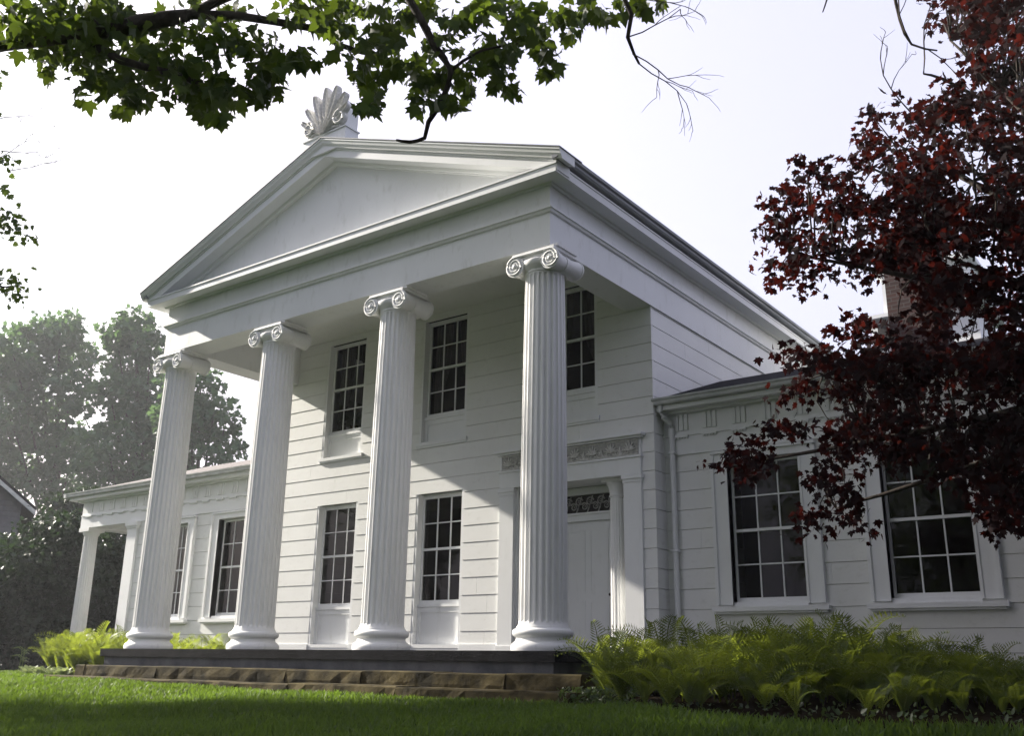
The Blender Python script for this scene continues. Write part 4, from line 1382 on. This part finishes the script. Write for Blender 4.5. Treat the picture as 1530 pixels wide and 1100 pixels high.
PL1 = [(-10.3, 2.9), (-10.3, -.45), (-11.2, -.6), (-12.6, -.2), (-14.4, .9), (-16.4, 2.2), (-16.4, 3.0)]
plant_bed(PL1, 92, .25, lambda x, y: rnd.uniform(.85, 1.25), 'bright sunlit fern in the bed left of the porch', 'ferns in the bed left of the porch')
fern(4.15, -2.15, .80, 'single upright fern frond clump catching the sun in the dark right bed', None, 1.0)

def rosette(name, x, y, nl, L, mat, tm, label, cat, group, spread=.6):
    k = np.arange(nl)
    az = k * 2.4 + nr.uniform(0, 6); tilt = nr.uniform(.25, 1.0, nl) * spread
    Y = np.stack([np.cos(az) * np.cos(.9 - tilt), np.sin(az) * np.cos(.9 - tilt), np.sin(.9 - tilt) + .15], 1)
    Y = unit(Y)
    X = unit(np.cross(Y, np.array([0, 0, 1.0]))); Z = np.cross(X, Y)
    pos = nr.normal(size=(nl, 3)) * np.array([.04, .04, .01]) + np.array([0, 0, .03])
    V, F, A = scatter(tm[0], tm[1], pos, X, Y, Z, L * nr.uniform(.6, 1.1, nl), nr.random(nl))
    o = link(name, np_mesh(name, V, F, A), M[mat])
    o.location = (x, y, float(gz(x, y)) + .01)
    return tag(o, label, cat, group)
for i in range(13):
    x = -10.75 - i * .26 + rnd.uniform(-.05, .05)
    y = -.95 + .05 * i + .06 * (i > 6) * (i - 6) + rnd.uniform(-.12, .12)
    rosette('hosta', x, y, 22, .24, 'hosta', OVAL, 'small pale-edged hosta at the foot of the left ferns', 'hosta', 'hostas edging the left fern bed')
# small-leaved ground cover at the step's right end
pts = []
for k in range(520):
    a_ = nr.uniform(0, 6.28); rr = nr.uniform(0, 1) ** .5
    pts.append((1.75 + .55 * rr * math.cos(a_), -1.35 + .38 * rr * math.sin(a_)))
pts = np.array(pts)
pos = np.column_stack([pts, gz(pts[:, 0], pts[:, 1]) + nr.uniform(.02, .20, len(pts))])
V, F, A = leaves_at(pos, nr.uniform(.04, .075, len(pos)), OVAL, .1)
tag(link('ground_cover', np_mesh('ground_cover', V, F, A), M['ivy']), 'low small-leaved ground cover at the right end of the steps', 'ground cover', kind='stuff')
# scattered low growth and litter on the dark right bed
pts = np.column_stack([nr.uniform(1.8, 7.5, 420), nr.uniform(-3.2, -1.6, 420)])
pts = pts[in_poly(pts[:, 0], pts[:, 1], BED_R)]
pos = np.column_stack([pts, gz(pts[:, 0], pts[:, 1]) + nr.uniform(.02, .10, len(pts))])
V, F, A = leaves_at(pos, nr.uniform(.03, .08, len(pos)), OVAL, .2)
tag(link('ground_cover', np_mesh('ground_cover', V, F, A), M['ivy']), 'sparse low leaves over the dark soil of the right bed', 'ground cover', kind='stuff')
# tall weed stems at the lawn's left corner
for i, (x, y) in enumerate(((-15.6, .75), (-16.1, .95))):
    mb = MB()
    z = float(gz(x, y))
    mb.tube([(x, y, z), (x + .02, y, z + .3), (x + .05, y - .02, z + .62)], [.012, .01, .006], 5)
    for k in range(6):
        a_ = k * 2.1; h = .25 + .06 * k
        mb.tube([(x + .02, y, z + h), (x + .02 + .1 * math.cos(a_), y + .1 * math.sin(a_), z + h + .07), (x + .02 + .24 * math.cos(a_), y + .24 * math.sin(a_), z + h + .03)], [.006, .014, .004], 4)
    o = mb.build('weed', M['hosta'])
    tag(o, 'thin pale weed stalk at the far left corner of the lawn', 'weed', 'weed stalks at the lawn corner')

# white blossoms in the upper left window
fl = empty('flowering_plant', (WX[0], D + .36, 4.72), 'white blossoms standing inside the upper left window', 'plant')
mb = MB()
mb.lathe([(.07, 0), (.10, .14), (.11, .15), (.10, .15)], (WX[0], D + .36, 4.70), 20)
mb.build('pot', M['pot'], fl, smooth=True, angle=40)
n = 90
pos = np.column_stack([WX[0] + nr.normal(size=n) * .20, D + .33 + nr.normal(size=n) * .04, 4.98 + nr.normal(size=n) * .09])
pos[:, 1] = np.clip(pos[:, 1], D + .24, D + .5)
V, F, A = leaves_at(pos, nr.uniform(.06, .12, n), OVAL, .1)
link('blossom', np_mesh('blossom', V, F, A), M['petal'], fl)

# ---------------------------------------------------------------- grass
def grass(n):
    # denser close to the camera; only in a broad wedge around the view
    d = nr.uniform(0, 1, n) ** .75 * 25 + 3.0
    az = nr.uniform(-.75, .62, n)
    yaw = math.atan2(FW[1], FW[0])
    x = CAM[0] + d * np.cos(yaw - az); y = CAM[1] + d * np.sin(yaw - az)
    keep = (y < 12)
    keep &= ~in_poly(x, y, BED_R) & ~in_poly(x, y, BED_L)
    keep &= ~((x > -10.6 + .1 * np.sin(5 * y)) & (x < 1.35) & (y > -1.47 + .06 * np.sin(3 * x)))
    keep &= ~((x > -19.3) & (x < 9.3) & (y > 3.2))
    x, y, d = x[keep], y[keep], d[keep]
    n = len(x)
    z = gz(x, y) - .004
    h = (.055 + .05 * nr.random(n)) * (1 + .35 * np.sin(x * 2.1 + 1.3 * np.sin(y * 1.7)) * .5)
    edge = (y > -1.75) & (x > -10.4) & (x < 1.4)
    h = np.where(edge, h * .75, h)
    a_ = nr.uniform(0, 6.283, n)
    wd = (.0035 + .0045 * nr.random(n)) * (1 + d / 22)
    lean = nr.normal(size=(n, 2)) * .4
    base = np.stack([x, y, z], 1)
    side = np.stack([np.cos(a_), np.sin(a_), np.zeros(n)], 1)
    mid = base + np.stack([lean[:, 0] * h * .35, lean[:, 1] * h * .35, h * .6], 1)
    tip = base + np.stack([lean[:, 0] * h, lean[:, 1] * h, h], 1)
    V = np.stack([base - side * wd[:, None], base + side * wd[:, None], mid + side * wd[:, None] * .8, tip, mid - side * wd[:, None] * .8], 1).reshape(-1, 3)
    o = np.arange(n) * 5
    F = np.concatenate([np.stack([o, o + 1, o + 2], 1), np.stack([o, o + 2, o + 4], 1), np.stack([o + 4, o + 2, o + 3], 1)])
    var = np.clip(.45 + .3 * np.sin(x * .9 + 2 * np.sin(y * .6)) + nr.normal(size=n) * .22, 0, 1)
    return np_mesh('grass', V, F, np.repeat(var, 5))
tag(link('grass', grass(330000), M['blade']), 'short green grass blades of the front lawn', 'grass', kind='stuff')

# ------------------------------------------------------------------ morning haze
mb = MB()
mb.box(-85, 17, -25, 55, -3.0, 28)
m = bpy.data.materials.new('morning_haze'); m.use_nodes = True
n = m.node_tree
n.nodes.remove(n.nodes['Principled BSDF'])
pv = n.nodes.new('ShaderNodeVolumePrincipled')
pv.inputs['Color'].default_value = (.93, .95, .98, 1)
pv.inputs['Density'].default_value = .0010
pv.inputs['Anisotropy'].default_value = .35
n.links.new(pv.outputs[0], n.nodes['Material Output'].inputs['Volume'])
tag(mb.build('haze', m), 'thin morning haze in the air between the trees', 'haze', kind='stuff')
